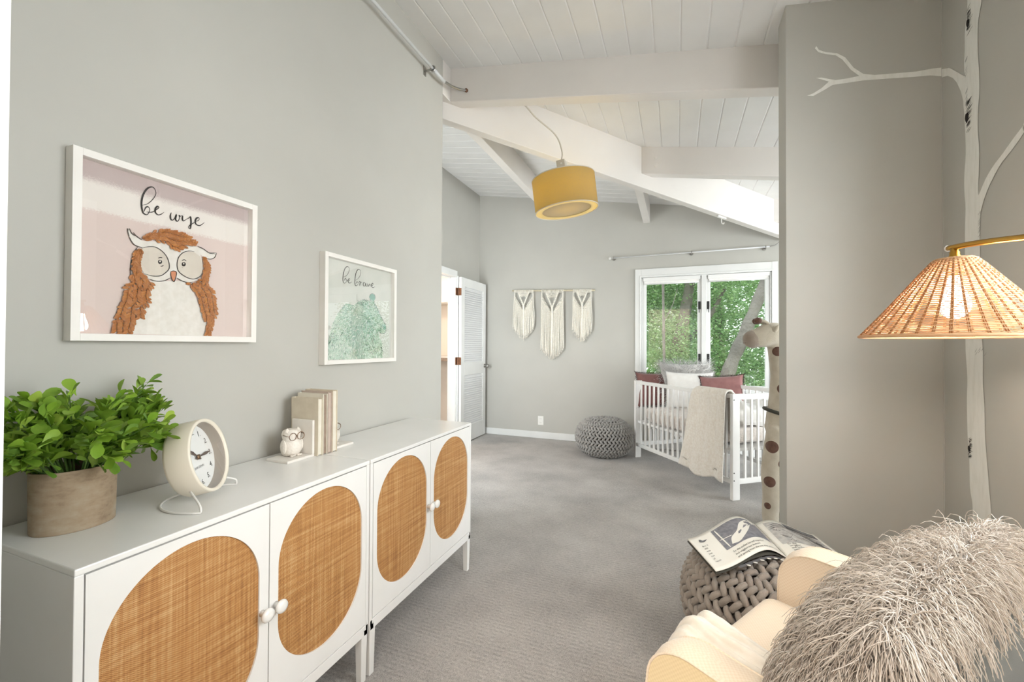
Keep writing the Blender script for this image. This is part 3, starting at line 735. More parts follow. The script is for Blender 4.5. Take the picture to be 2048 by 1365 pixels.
# curtain rods
def bracket(m, x, v, z):
    m.tube([(x, v, z + .0), (x, v - .08, z)], .006, 6); m.tube([(x, v - .001, z), (x, v - .012, z)], .02, 10)
    m.tube([(x, v - .08 + .018 * cos(a), z + .018 * sin(a)) for a in np.linspace(0, 2 * PI, 12)], .004, 5)
t = thing('curtain_rod', 'thin white curtain rod on brackets above the casement window', 'curtain rod', (.1, VF, 2.28))
m = MB(); m.tube([(-.74, VF - .08, 2.278), (.93, VF - .08, 2.286)], .0075, 8); m.build('rod', M['rail'], t, smooth=True, org=t.location)
m = MB(); m.tube(spline([(.93, VF - .08, 2.286), (.99, VF - .085, 2.30), (1.04, VF - .09, 2.35)]), .006, 6); m.build('coil_end', M['steel'], t, smooth=True, org=t.location)
for x in (-.715, .16, .893):
    m = MB(); bracket(m, x, VF, 2.28); m.build('bracket', M['steel'], t, org=t.location)
m = MB(); m.lathe([(0, -.018), (.014, -.012), (.017, 0), (.014, .012), (0, .018)], 10, (-.755, VF - .08, 2.278), cap=False); m.build('end_cap', M['white_metal'], t, smooth=True, org=t.location)

t = thing('curtain_rod', 'white curtain rod with a coiled wire end high on the left wall', 'curtain rod', (UL, 2.2, 2.9))
m = MB(); m.tube([(-1.385, .3, 2.896), (-1.385, 2.20, 2.9)], .009, 10); m.build('rod', M['rail'], t, smooth=True, org=t.location)
m = MB(); m.tube([(-1.385, 2.19, 2.9), (-1.385, 2.325, 2.9)], .0115, 10); m.build('sleeve', M['rail'], t, smooth=True, org=t.location)
m = MB()
pth = spline([(-1.385, 2.32, 2.9), (-1.375, 2.40, 2.912), (-1.35, 2.47, 2.925), (-1.322, 2.508, 2.932)], 10)
m.tube(pth, [.0075 + .0012 * (i % 2) for i in range(len(pth))], 8); m.build('coil', M['steel'], t, smooth=True, org=t.location)
m = MB(); m.tube([(-1.322, 2.500, 2.932), (-1.320, 2.511, 2.932)], .012, 10); m.build('end_stud', M['bronze'], t, smooth=True, org=t.location)
for y in (2.19, 1.2):
    m = MB(); m.tube([(UL, y, 2.895), (-1.385, y, 2.895)], .006, 6)
    m.tube([(-1.385 + .016 * cos(a), y, 2.899 + .016 * sin(a)) for a in np.linspace(0, 2 * PI, 14)], .005, 6); m.box(UL, UL + .005, y - .012, y + .012, 2.87, 2.925); m.build('bracket', M['steel'], t, org=t.location)

# swivel hook under the diagonal beam
hu, hv = .40, .40 + 4.05; hz = ceil_z(hu) - DD
t = thing('ceiling_hook', 'small white swivel hook under the lower end of the diagonal beam', 'hook', (hu, hv, hz))
m = MB(); m.box(-.055, .055, -.014, .014, -.016, 0); m.xf(Matrix.Rotation(rad(45), 4, 'Z') @ Matrix.Rotation(math.atan(SL * .7), 4, 'Y')); m.build('arm', M['white_metal'], t, bevel=.004)
m = MB(); m.tube(spline([(0, 0, -.01), (0, 0, -.045), (.004, 0, -.065), (.016, 0, -.072), (.024, 0, -.06)], 5), .0045, 6); m.build('hook_wire', M['white_metal'], t, smooth=True)

# ------------------------------------------------------------------ lights
def area(name, loc, rot, sx, sy, watts, col):
    l = bpy.data.lights.new(name, 'AREA'); l.shape = 'RECTANGLE'; l.size = sx; l.size_y = sy; l.energy = watts; l.color = col
    o = bpy.data.objects.new(name, l); COL.objects.link(o); o.location = loc; o.rotation_euler = rot; return o
FILL_COL = (.93, .965, 1.0)
def build_lights():
    area('fill_far_right', (URR + .35, (W3[0] + W3[1]) / 2, 1.05), (0, rad(90), 0), 1.3, 2.2, LW3, FILL_COL)  # added fill behind the unseen right window, brightens the far room
    area('fill_back', ((W5[0] + W5[1]) / 2, VA - .3, 1.25), (rad(90), 0, 0), 1.5, 1.5, LW5, FILL_COL)  # added fill through the unseen stub-wall window, lights the far wall
    area('fill_return', ((W6[0] + W6[1]) / 2, 2.08, 1.3), (rad(90), 0, 0), .8, 1.6, LW6, FILL_COL)  # weak fill added at the unseen return-wall window for the far left
    area('fill_reading', (UR + .35, (W4[0] + W4[1]) / 2, 1.6), (0, rad(90), 0), 1.2, 1.25, LW4, FILL_COL)  # fill added outside the unseen side window, lifts the near room
    area('hall_fill', (-.15, -.9, 2.42), (0, 0, 0), 1.6, 1.0, LHALL, (1, .95, .88))  # light panel added behind the camera, brightens surfaces facing it
    l = bpy.data.lights.new('added_closet_light', 'POINT'); l.energy = LCL; l.color = (1, .86, .72); l.shadow_soft_size = .12  # unseen point light added for the closet's warm brightness
    o = bpy.data.objects.new('added_closet_light', l); COL.objects.link(o); o.location = (-3.15, 3.9, 2.2)
    w = bpy.data.worlds.new('sky'); SC.world = w; w.use_nodes = True; nt = w.node_tree; nt.nodes.clear()
    out = nt.nodes.new('ShaderNodeOutputWorld'); bg = nt.nodes.new('ShaderNodeBackground')
    tc = nt.nodes.new('ShaderNodeTexCoord'); sp = nt.nodes.new('ShaderNodeSeparateXYZ'); rp = nt.nodes.new('ShaderNodeValToRGB')
    nt.links.new(tc.outputs['Generated'], sp.inputs[0]); nt.links.new(sp.outputs[2], rp.inputs[0])
    e = rp.color_ramp.elements; e[0].position = 0; e[0].color = (.85, .9, .88, 1); e[1].position = .6; e[1].color = (.75, .87, 1, 1)
    nt.links.new(rp.outputs[0], bg.inputs[0]); bg.inputs[1].default_value = LSKY; nt.links.new(bg.outputs[0], out.inputs[0])
LW3, LW4, LW5, LW6, LHALL, LCL, LSKY = 225, 62, 80, 75, 76, 30, 3.0
build_lights()
vs = SC.view_settings; vs.view_transform = 'Standard'; vs.look = 'None'; vs.exposure = -.05; vs.gamma = 1; vs.use_curve_mapping = False
# ------------------------------------------------------------------ sideboards
TOPZ = .791
def stadium(cy, cz, w, h, n=40):
    r = w / 2; s = h / 2 - r; o = []
    for i in range(n + 1): a = PI * i / n; o.append((cy + r * cos(a), cz + s + r * sin(a)))
    for i in range(n + 1): a = PI + PI * i / n; o.append((cy + r * cos(a), cz - s + r * sin(a)))
    return o
def to_rect(p, cy, cz, y0, y1, z0, z1):
    dy, dz = p[0] - cy, p[1] - cz; k = 1e9
    if dy > 1e-9: k = min(k, (y1 - cy) / dy)
    if dy < -1e-9: k = min(k, (y0 - cy) / dy)
    if dz > 1e-9: k = min(k, (z1 - cz) / dz)
    if dz < -1e-9: k = min(k, (z0 - cz) / dz)
    return (cy + dy * k, cz + dz * k)
def make_sideboard(loc, label):
    t = thing('sideboard', label, 'cabinet', loc, 0, 'white cane-door sideboards along the left wall')
    xb, xf, hw = -.197, .196, .403
    c = MB()
    c.box(xb, xf, -hw, -hw + .015, .183, TOPZ - .014); c.box(xb, xf, hw - .015, hw, .183, TOPZ - .014)
    c.box(xb, xf - .022, -hw + .015, hw - .015, .190, .206); c.box(xb, xb + .006, -hw + .015, hw - .015, .206, TOPZ - .014)
    c.box(xb, xf - .03, -.008, .008, .206, TOPZ - .014)
    c.build('carcass', M['lacquer'], t, bevel=.0015)
    m = MB(); m.box(xb, xf + .001, -hw, hw, TOPZ - .014, TOPZ); m.build('top_panel', M['lacquer'], t, bevel=.0025)
    m = MB(); m.box(xf - .024, xf, -hw + .003, hw - .003, .168, .204); m.box(xb, xb + .02, -hw + .01, hw - .01, .165, .19); m.box(xb, xf, -hw + .004, -hw + .024, .168, .189); m.box(xb, xf, hw - .024, hw - .004, .168, .189)
    m.build('base_frame', M['lacquer'], t, bevel=.0015)
    for sx in (xf - .031, xb + .004):
        for sy in (-hw + .004, hw - .034):
            m = MB(); x, y, w = sx, sy, .030; k = .003
            m.hexa([(x + k, y + k, 0), (x + w - k, y + k, 0), (x + w - k, y + w - k, 0), (x + k, y + w - k, 0)], [(x, y, .17), (x + w, y, .17), (x + w, y + w, .17), (x, y + w, .17)])
            m.build('leg', M['lacquer'], t, bevel=.002)
    z0, z1 = .208, TOPZ - .017
    for y0, y1, kn in ((-hw + .017, -.0015, 1), (.0015, hw - .017, -1)):
        cy = (y0 + y1) / 2 + (-.003 if kn == 1 else .003) ; cz = .508; w, h = .336, .492
        S = stadium(cy, cz, w, h); R = [to_rect(p, cy, cz, y0, y1, z0, z1) for p in S]
        # corners of the outline
        for cn in ((y0, z0), (y1, z0), (y1, z1), (y0, z1)):
            i = min(range(len(R)), key=lambda j: (R[j][0] - cn[0]) ** 2 + (R[j][1] - cn[1]) ** 2); R[i] = cn
        n = len(S); V = []; F = []
        for (a, b), (p, q) in zip(S, R): V += [(xf, a, b), (xf, p, q), (xf - .018, a, b), (xf - .018, p, q)]
        for i in range(n):
            j = (i + 1) % n
            F += [(4 * i, 4 * i + 1, 4 * j + 1, 4 * j), (4 * i + 2, 4 * j + 2, 4 * j + 3, 4 * i + 3), (4 * i, 4 * j, 4 * j + 2, 4 * i + 2), (4 * i + 1, 4 * i + 3, 4 * j + 3, 4 * j + 1)]
        d = MB().add(V, F).build('door', M['lacquer'], t)
        p = MB()
        ring = [(xf - .005, a, b) for a, b in stadium(cy, cz, w + .004, h + .004, 40)]; back = [(xf - .008, a, b) for a, b in stadium(cy, cz, w + .004, h + .004, 40)]
        p.prism(back, ring); o = p.build('cane_panel', M['cane'], d); o['label'] = 'woven honey coloured cane oval'
        k = MB(); k.lathe([(0, 0), (.0085, 0), (.0075, .012), (.009, .016), (.017, .019), (.0185, .024), (.016, .029), (.008, .032), (0, .0325)], 20, cap=False)
        ky = -.021 if kn == 1 else .021
        k.xf(Matrix.Translation((xf, ky, .487)) @ Matrix.Rotation(PI / 2, 4, 'Y')); k.build('knob', M['lacquer'], d, smooth=True)
    return t
sb = make_sideboard((-1.235, .8365, 0), 'white sideboard with oval cane doors nearer the camera, carrying the plant and clock')
s2 = copy_tree(sb); s2.location = (-1.235, 1.6475, 0)
s2['label'] = 'white cane-door sideboard farther from the camera, empty on top beyond the owl bookends'

# ------------------------------------------------------------------ potted plant
def plant():
    L = Vector((-1.302, .542, TOPZ))
    t = thing('potted_plant', 'leafy green faux boxwood in an oval weathered concrete pot on the sideboard', 'plant', L)
    m = MB(); a, b, H = .071, .060, .137
    prof = [(1.0, 0), (1.005, .004), (1.02, .07), (1.035, H), (.955, H), (.94, H - .03)]
    V = []; F = []; n = 48
    for r, z in prof:
        for k in range(n):
            q = 2 * PI * k / n; V.append((b * r * cos(q), a * r * sin(q), z))
    for i in range(len(prof) - 1):
        for k in range(n): k2 = (k + 1) % n; F.append((i * n + k, i * n + k2, (i + 1) * n + k2, (i + 1) * n + k))
    F.append(tuple(range(n - 1, -1, -1)))
    m.add(V, F); m.xf(Matrix.Rotation(-.17, 4, 'Z')); m.build('pot', M['pot'], t, smooth=True, bevel=.0015)
    m = MB()
    m.grid(lambda u, v: (.94 * b * v * cos(2 * PI * u), .94 * a * v * sin(2 * PI * u), H - .022 + .012 * noise.noise(Vector((u * 9, v * 9, 1)))), 24, 6, closed_u=True)
    m.build('moss', M['soil'], t)
    stems = MB(); P = []; Dn = []
    r = random.Random(5)
    for i in range(64):
        q = r.uniform(0, 2 * PI); rr = math.sqrt(r.random())
        s = Vector((b * .7 * rr * cos(q), a * .7 * rr * sin(q), H - .03))
        th = rr * 1.18 + r.uniform(-.1, .1)
        d = Vector((sin(th) * cos(q) * .75, sin(th) * sin(q) * 1.25, cos(th) * .95)); ln = r.uniform(.11, .20) * (1.12 if th < .6 else 1)
        e = s + d * ln; e.z += .02
        e.x = max(e.x, -.122); e.y = min(e.y, .150 if e.z > .22 else .135)
        if (e - Vector((0, 0, .2))).length > .23: e = Vector((0, 0, .2)) + (e - Vector((0, 0, .2))).normalized() * .23
        mid = (s + e) / 2 + Vector((0, 0, .022)); pts = spline([s, mid, e], 5); stems.tube(pts, [.0022 - .0012 * j / len(pts) for j in range(len(pts))], 5)
        for j in range(3, len(pts)):
            k = 3 if j < len(pts) - 2 else 4
            for _ in range(k + (j % 2)):
                P.append(Vector(pts[j]) + Vector((r.gauss(0, .006), r.gauss(0, .006), r.gauss(0, .004))))
                tt = (Vector(pts[j]) - Vector(pts[j - 1])).normalized(); Dn.append((tt * .7 + Vector((r.gauss(0, .62), r.gauss(0, .62), r.gauss(.05, .5)))).normalized())
    stems.build('stem_cluster', M['stem'], t)
    # spatulate leaves, folded a little along the midrib
    sh = [(0, .02), (.2, .10), (.42, .30), (.64, .46), (.82, .44), (.94, .27), (1, .02)]
    leaf = MB()
    for p, d in zip(P, Dn):
        ln = r.uniform(.029, .050); up = Vector((r.gauss(0, .5), r.gauss(0, .5), 1)); side = d.cross(up)
        if side.length < .05: continue
        side.normalize(); nn = side.cross(d); curl = r.uniform(-.35, .15)
        if p.x + d.x * ln < -.135 or p.y + d.y * ln > .185: continue
        V = []; F = []
        for a_, w in sh:
            c = p + d * (a_ * ln) + nn * (curl * a_ * a_ * ln * .8)
            V += [c + side * (w * ln * .52) + nn * (w * ln * .16), c, c - side * (w * ln * .52) + nn * (w * ln * .16)]
        for i in range(len(sh) - 1):
            F += [(3 * i, 3 * i + 1, 3 * i + 4, 3 * i + 3), (3 * i + 1, 3 * i + 2, 3 * i + 5, 3 * i + 4)]
        leaf.add(V, F)
    leaf.build('foliage', M['leaf'], t, smooth=True)
plant()

# ------------------------------------------------------------------ desk clock
def clock():
    t = thing('desk_clock', 'round cream desk clock on a white wire stand between plant and bookends', 'clock', (-1.172, .775, TOPZ))
    C = Vector((-1.186, .768, .911)); o = t.location
    Mx = Matrix.Translation(C - o) @ Matrix.Rotation(rad(33), 4, 'Z') @ Matrix.Rotation(rad(-13), 4, 'Y')
    RX = Matrix.Rotation(PI / 2, 4, 'Y')      # lathe z -> +x
    R = .099
    m = MB(); m.lathe([(0, -.062), (R - .012, -.062), (R - .004, -.058), (R, -.05), (R, .0), (R - .001, .004), (R - .007, .004), (R - .009, .0), (R - .009, -.004)], 64, cap=False)
    m.xf(Mx @ RX); m.build('case', M['clock_body'], t, smooth=True)
    m = MB(); m.lathe([(R - .009, -.002), (R - .011, -.031)], 64, cap=False); m.xf(Mx @ RX); m.build('inner_ring', M['clock_wall'], t, smooth=True)
    m = MB(); m.lathe([(0, -.0300), (R - .010, -.0300)], 64, cap=False); m.xf(Mx @ RX); dial = m.build('dial', M['clock_dial'], t)
    dz = -.0293
    def place(V, F, y, z, mat, nm, par, rot=0):
        mb = MB(); c_, s_ = cos(rot), sin(rot)
        mb.add([(dz, y + c_ * a - s_ * b, z + s_ * a + c_ * b) for a, b, *_ in V], F); mb.xf(Mx); return mb.build(nm, mat, par)
    for h in range(1, 13):
        a = PI / 2 - h * PI / 6; V, F = text_mesh('%d.' % h, .021); w = max(v[0] for v in V)
        place([(v[0] - w / 2, v[1] - .0072) for v in V], F, .068 * cos(a), .068 * sin(a), M['ink'], 'numeral', dial)
    V, F = text_mesh('BAR·DENN', .0095); w = max(v[0] for v in V); place([(v[0] - w / 2, v[1]) for v in V], F, 0, -.030, M['greyink'], 'lettering', dial)
    def hand(nm, ang, ln, w):
        a = PI / 2 - ang; d = (cos(a), sin(a)); n = (-d[1], d[0]); prof = [(-.014, .0), (-.010, w * .7), (0, w * .35), (ln * .3, w * .5), (ln * .62, w), (ln, .0004)]
        a_, b_ = [], []
        for s, ww in prof: a_.append((dz + .004, d[0] * s + n[0] * ww, d[1] * s + n[1] * ww)); b_.insert(0, (dz + .004, d[0] * s - n[0] * ww, d[1] * s - n[1] * ww))
        ring = a_ + b_; mb = MB(); mb.prism([(p[0] - .001, p[1], p[2]) for p in ring], ring); mb.xf(Mx); mb.build(nm, M['copper_hand'], t)
    hand('minute_hand', rad(88), .063, .0045); hand('hour_hand', rad(308), .043, .004)
    m = MB(); m.lathe([(0, .001), (.007, .001), (.007, .006), (0, .0065)], 16, (0, 0, dz + .0), cap=False); m.xf(Mx @ RX); m.build('hub', M['wire'], t, smooth=True)
    m = MB(); m.lathe([(0, -.0015), (R - .0095, -.0015)], 48, cap=False); m.xf(Mx @ RX); m.build('glass', M['picture_glass'], t)
    # wire stand
    A, B = Vector((-1.094, .691, TOPZ + .003)), Vector((-1.225, .875, TOPZ + .003))
    n_ = Vector((.815, .58, 0)); m_ = (A + B) / 2; h_ = (B - A) / 2
    loop = [m_ + h_ * cos(q) * -1 - n_ * (.13 * sin(q)) for q in np.linspace(0, PI, 20)]
    def up(P0, sgn):
        e = C + h_.normalized() * (sgn * .062) + Vector((0, 0, -.076)) - n_ * .018
        return [P0, P0 + (e - P0) * .12 + Vector((0, 0, .012)), e]
    pl = spline(up(A, -1)[::-1], 5)[:-1] + [tuple(p) for p in loop] + spline(up(B, 1), 5)[1:]
    m = MB(); m.tube(pl, .0028, 8); m.build('wire_stand', M['white_metal'], t, smooth=True, org=o)
clock()

# ------------------------------------------------------------------ owl bookends and the books between them
def bookend(loc, sgn, label):
    t = thing('bookend', label, 'bookend', loc, 0, 'white owl bookends')
    m = MB(); m.box(-.052, .052, min(0, -sgn * .118), max(0, -sgn * .118), 0, .009); m.build('base', M['plain_ceramic'], t, bevel=.0015)
    m = MB(); m.box(-.052, .052, min(0, -sgn * .010), max(0, -sgn * .010), .009, .136); m.build('upright', M['plain_ceramic'], t, bevel=.0015)
    oy = -sgn * .048; ox = -.012
    prof = [(0, 0), (.026, .002), (.034, .016), (.037, .034), (.034, .05), (.0285, .060), (.031, .070), (.0325, .080), (.029, .092), (.016, .098), (0, .096)]
    b = MB(); b.lathe(prof, 28, cap=False)
    V2 = []
    for x, y, z in b.V:                                           # feathered surface and a flat-topped head
        k = 1 + .03 * noise.noise(Vector((x * 190, y * 190, z * 150)))
        V2.append((x * k, y * k, z))
    b.V = V2
    for s in (-1, 1): b.lathe([(.011, 0), (.007, .009), (0, .016)], 8, (.008, s * .021, .088), cap=False)
    for s in (-1, 1):
        for k in range(3): b.ell((.030 + .002 * (k == 1), s * .013 + (k - 1) * .006, .004), (.007, .0035, .004), 8, 6)
    b.lathe([(.0045, 0), (0, .009)], 6, (.031, 0, .066))
    for s in (-1, 1): b.ell((.004, s * .033, .036), (.018, .006, .026), 10, 8)
    R_ = Matrix.Translation((ox, oy, .009)) @ Matrix.Rotation(rad(-8 if sgn > 0 else -12), 4, 'Z')
    b.xf(R_); owl = b.build('owl_figure', M['ceramic'], t, smooth=True)
    g = MB()
    for s in (-1, 1): g.tube([(.0345 + .0 * s, s * .0155 + .0135 * cos(q), .074 + .0135 * sin(q)) for q in np.linspace(0, 2 * PI, 22)[:-1]], .0011, 6, closed=True)
    g.tube([(.0345, -.002, .076), (.036, 0, .077), (.0345, .002, .076)], .001, 5)
    for s in (-1, 1): g.tube([(.0345, s * .029, .076), (.022, s * .034, .078), (.004, s * .0345, .080)], .001, 5)
    g.xf(R_); g.build('wire_spectacles', M['wire'], owl, smooth=True)
    return t
bookend((-1.322, 1.207, TOPZ), 1, 'white owl bookend in wire spectacles on the clock side of the books')
bookend((-1.328, 1.302, TOPZ), -1, 'white owl bookend in wire spectacles half hidden on the far side of the books')
def book(label, v0, v1, u0, u1, h, cover, pages, dip=0.004):
    t = thing('hardback_book', label, 'book', ((u0 + u1) / 2, (v0 + v1) / 2, TOPZ), 0, 'cream books between the owl bookends'); o = t.location
    m = MB(); th = .0028
    m.box(u0, u1, v0, v0 + th, TOPZ, TOPZ + h); m.box(u0, u1, v1 - th, v1, TOPZ, TOPZ + h); m.box(u0, u0 + th, v0, v1, TOPZ, TOPZ + h)
    m.build('cover', cover, t, bevel=.0008, org=o)
    m = MB(); m.box(u0 + th, u1 - .004, v0 + th, v1 - th, TOPZ + .003, TOPZ + h - dip); m.build('page_block', pages, t, org=o)
book('shortest cream book, first in the row behind the owl with its plain cover facing out', 1.2085, 1.2315, -1.393, -1.255, .217, M['book_cream'], M['book_ivory'])
book('cream book second in the row with a brown top edge', 1.2325, 1.2535, -1.388, -1.254, .231, M['book_ivory'], M['book_brown'], .006)
book('mauve beige book third in the row', 1.2545, 1.2745, -1.392, -1.252, .237, M['book_mauve'], M['book_mauve'])
book('tallest sand coloured book, last in the row against the far owl', 1.2755, 1.3005, -1.394, -1.250, .241, M['book_sand'], M['book_ivory'])

# ------------------------------------------------------------------ framed prints
UART = UL + .011
def frame(label, v0, v1, z0, z1, paper):
    t = thing('framed_print', label, 'picture', (UL, (v0 + v1) / 2, z0), 0, 'white framed animal prints'); o = t.location
    w = .019; x0, x1 = UL + .0005, UL + .0345
    m = MB()
    for a in ((v0, v0 + w, z0, z1), (v1 - w, v1, z0, z1), (v0 + w, v1 - w, z0, z0 + w), (v0 + w, v1 - w, z1 - w, z1)): m.box(x0, x1, *a)
    m.build('frame', M['frame'], t, bevel=.0008, org=o)
    m = MB(); m.box(UL + .001, UL + .0103, v0 + w - .004, v1 - w + .004, z0 + w - .004, z1 - w + .004); m.build('paper', paper, t, org=o)
    m = MB(); m.box(UL + .0285, UL + .0300, v0 + w - .003, v1 - w + .003, z0 + w - .003, z1 - w + .003); m.build('glass', M['picture_glass'], t, org=o)
    return t
def flat(P, u, mat, name, t, thick=.0006):
    m = MB(); m.prism([(u - thick, a, b) for a, b in P], [(u, a, b) for a, b in P]); return m.build(name, mat, t, org=t.location)
def lines(L, u, w, mat, name, t, k=5, wv=0):
    m = MB()
    for s in L: ribbon(m, [p[:2] for p in spline(s, k)], w, lambda a, b: (u, a, b), wv)
    return m.build(name, mat, t, org=t.location)
M['owl_paper'] = mk_paper('blush_watercolour_paper', '#dcc8c1', '#b9a6a4', '#ece5de', .02)
M['owl_white'] = simple('white_gouache', '#eeeae3', .8, '#e6e1d8', 60)
M['owl_eye'] = simple('ivory_gouache', '#dfd7ca', .8, '#d8cfc2', 20)
M['beak'] = simple('peach_gouache', '#d8916c', .8)
pic = frame('white box frame with a copper feathered owl print reading be wise', .5742, 1.0731, 1.2187, 1.7124, M['owl_paper'])
u = UART
flat(OWL_POLY['belly'], u, M['owl_white'], 'owl_belly', pic)
flat(OWL_POLY['mask'], u + .0006, M['owl_white'], 'owl_mask', pic)
e1 = flat(OWL_POLY['eyeL'], u + .0012, M['owl_eye'], 'owl_eye', pic); e2 = flat(OWL_POLY['eyeR'], u + .0012, M['owl_eye'], 'owl_eye', pic)
for e, a, b in ((e1, 'pupL', 'gl1'), (e2, 'pupR', 'gl2')):
    m = MB(); P = OWL_POLY[a]; m.prism([(u + .0012, *p) for p in P], [(u + .0018, *p) for p in P]); m.build('pupil', M['ink'], e, org=pic.location)
    m = MB(); P = OWL_POLY[b]; m.prism([(u + .0018, *p) for p in P], [(u + .0022, *p) for p in P]); m.build('glint', M['owl_white'], e, org=pic.location)
flat(OWL_POLY['beak'], u + .0018, M['beak'], 'owl_beak', pic)
lines(OWL_LINES, u + .0024, .0011, M['ink'], 'ink_outline', pic)
lines(OWL_STROKES, u + .0006, .0016, M['ink'], 'lettering', pic, 6, .45)
def feathers(P, along, seed, fr):
    """fern sprigs of raised oval paper leaves laid along the middle of a patch ; along = axis the sprigs follow"""
    r = random.Random(seed); m = MB(); k = 0 if along == 'y' else 1; o = 1 - k
    lo, hi = min(p[k] for p in P), max(p[k] for p in P)
    def span(s):
        X = []
        for a, b in zip(P, P[1:] + P[:1]):
            if (a[k] > s) != (b[k] > s): X.append(a[o] + (b[o] - a[o]) * (s - a[k]) / (b[k] - a[k]))
        return (min(X), max(X)) if len(X) > 1 else None
    def pt(s, f):
        q = span(min(max(s, lo + 1e-4), hi - 1e-4)); c_ = (q[0] + q[1]) / 2 + f * (q[1] - q[0]) / 2
        return (s, c_) if k == 0 else (c_, s)
    step = .0066; L0 = .0155
    for f in fr:
        s = lo + step * r.random(); path = []
        while s < hi:
            a = pt(s, f); b = pt(min(s + .004, hi), f); path.append(a)
            q = math.atan2(b[1] - a[1], b[0] - a[0]); flip = PI if along == 'z' else 0
            for sd in (-1, 1):
                an = q + flip + sd * (.80 + r.uniform(-.1, .1)); L = L0 * r.uniform(.85, 1.15); w = L * .27; c_, s_ = cos(an), sin(an)
                tip = (a[0] + L * c_, a[1] + L * s_)
                if not inpoly(a[0] + .45 * L * c_, a[1] + .45 * L * s_, P): continue
                h = r.uniform(.002, .0055); sh = [(0, 0), (.2, .55), (.5, 1), (.8, .8), (.97, .3), (1.02, 0), (.97, -.3), (.8, -.8), (.5, -1), (.2, -.55)]
                V = [(u + .002 + h * (.3 + .7 * x), a[0] + x * L * c_ - y * w * s_, a[1] + x * L * s_ + y * w * c_) for x, y in sh]
                V += [(v[0] - .0007, v[1], v[2]) for v in V] + [(u + .002 + h * .75 + .0011, a[0] + .5 * L * c_, a[1] + .5 * L * s_)]
                n = len(sh); m.add(V, [(t, (t + 1) % n, 2 * n) for t in range(n)] + [(t, (t + 1) % n, n + (t + 1) % n, n + t) for t in range(n)])
            s += step
        if len(path) > 2: m.tube([(u + .0062, a, b) for a, b in path], .0006, 4)
    return m
for kk, ax, fr in (('ftop', 'y', (-.72, -.05, .62)), ('fleft', 'z', (-.70, 0, .70)), ('fright', 'z', (-.62, .05, .70))):
    feathers(OWL_POLY[kk], ax, len(kk) * 7, fr).build('feather_patch', M['feather'], pic, org=pic.location)

M['bear_paper'] = simple('white_watercolour_paper', '#d3d3cb', .8, '#c8cbc2', 6)
M['bear_wash'] = simple('green_wash', '#8fb09c', .8, '#b4c6b0', 9)
M['bear_ear'] = simple('teal_wash', '#78a294', .8, '#8db2a4', 30)
pb = frame('white box frame with a green ink bear print reading be brave', 1.3891, 1.8865, 1.1241, 1.6169, M['bear_paper'])
flat(BEAR_POLY['body'], u, M['bear_wash'], 'bear_body', pb); flat(BEAR_POLY['ear'], u + .0004, M['bear_ear'], 'bear_ear', pb); flat(BEAR_POLY['nose'], u + .0006, M['bear_ear'], 'bear_nose', pb)
lines(BEAR_STROKES, u + .0006, .0013, M['ink'], 'lettering', pb, 6, .4)
lines(BEAR_LINES, u + .0010, .0009, M['greyink'], 'ink_outline', pb)
r = random.Random(3); m = MB(); m2 = MB(); P = BEAR_POLY['body']; hc = (1.705, 1.36)
ys = [p[0] for p in P]; zs = [p[1] for p in P]
for i in range(2600):
    a, b = r.uniform(min(ys), max(ys)), r.uniform(min(zs), max(zs))
    if not inpoly(a, b, P): continue
    q = math.atan2(b - hc[1], a - hc[0]) if b > 1.22 else math.atan2(-1, .25 * (a - hc[0]) * 8)
    q += r.uniform(-.3, .3); L = r.uniform(.006, .012)
    ribbon(m if i % 3 else m2, [(a, b), (a + L * .5 * cos(q), b + L * .5 * sin(q)), (a + L * cos(q + .2), b + L * sin(q + .2))], .0010, lambda y, z: (u + .0009, y, z))
m.build('fur_strokes', simple('pale_gouache', '#eef0e6', .8), pb, org=pb.location)
m2.build('fur_ink', simple('green_grey_ink', '#4c6d5e', .8), pb, org=pb.location)
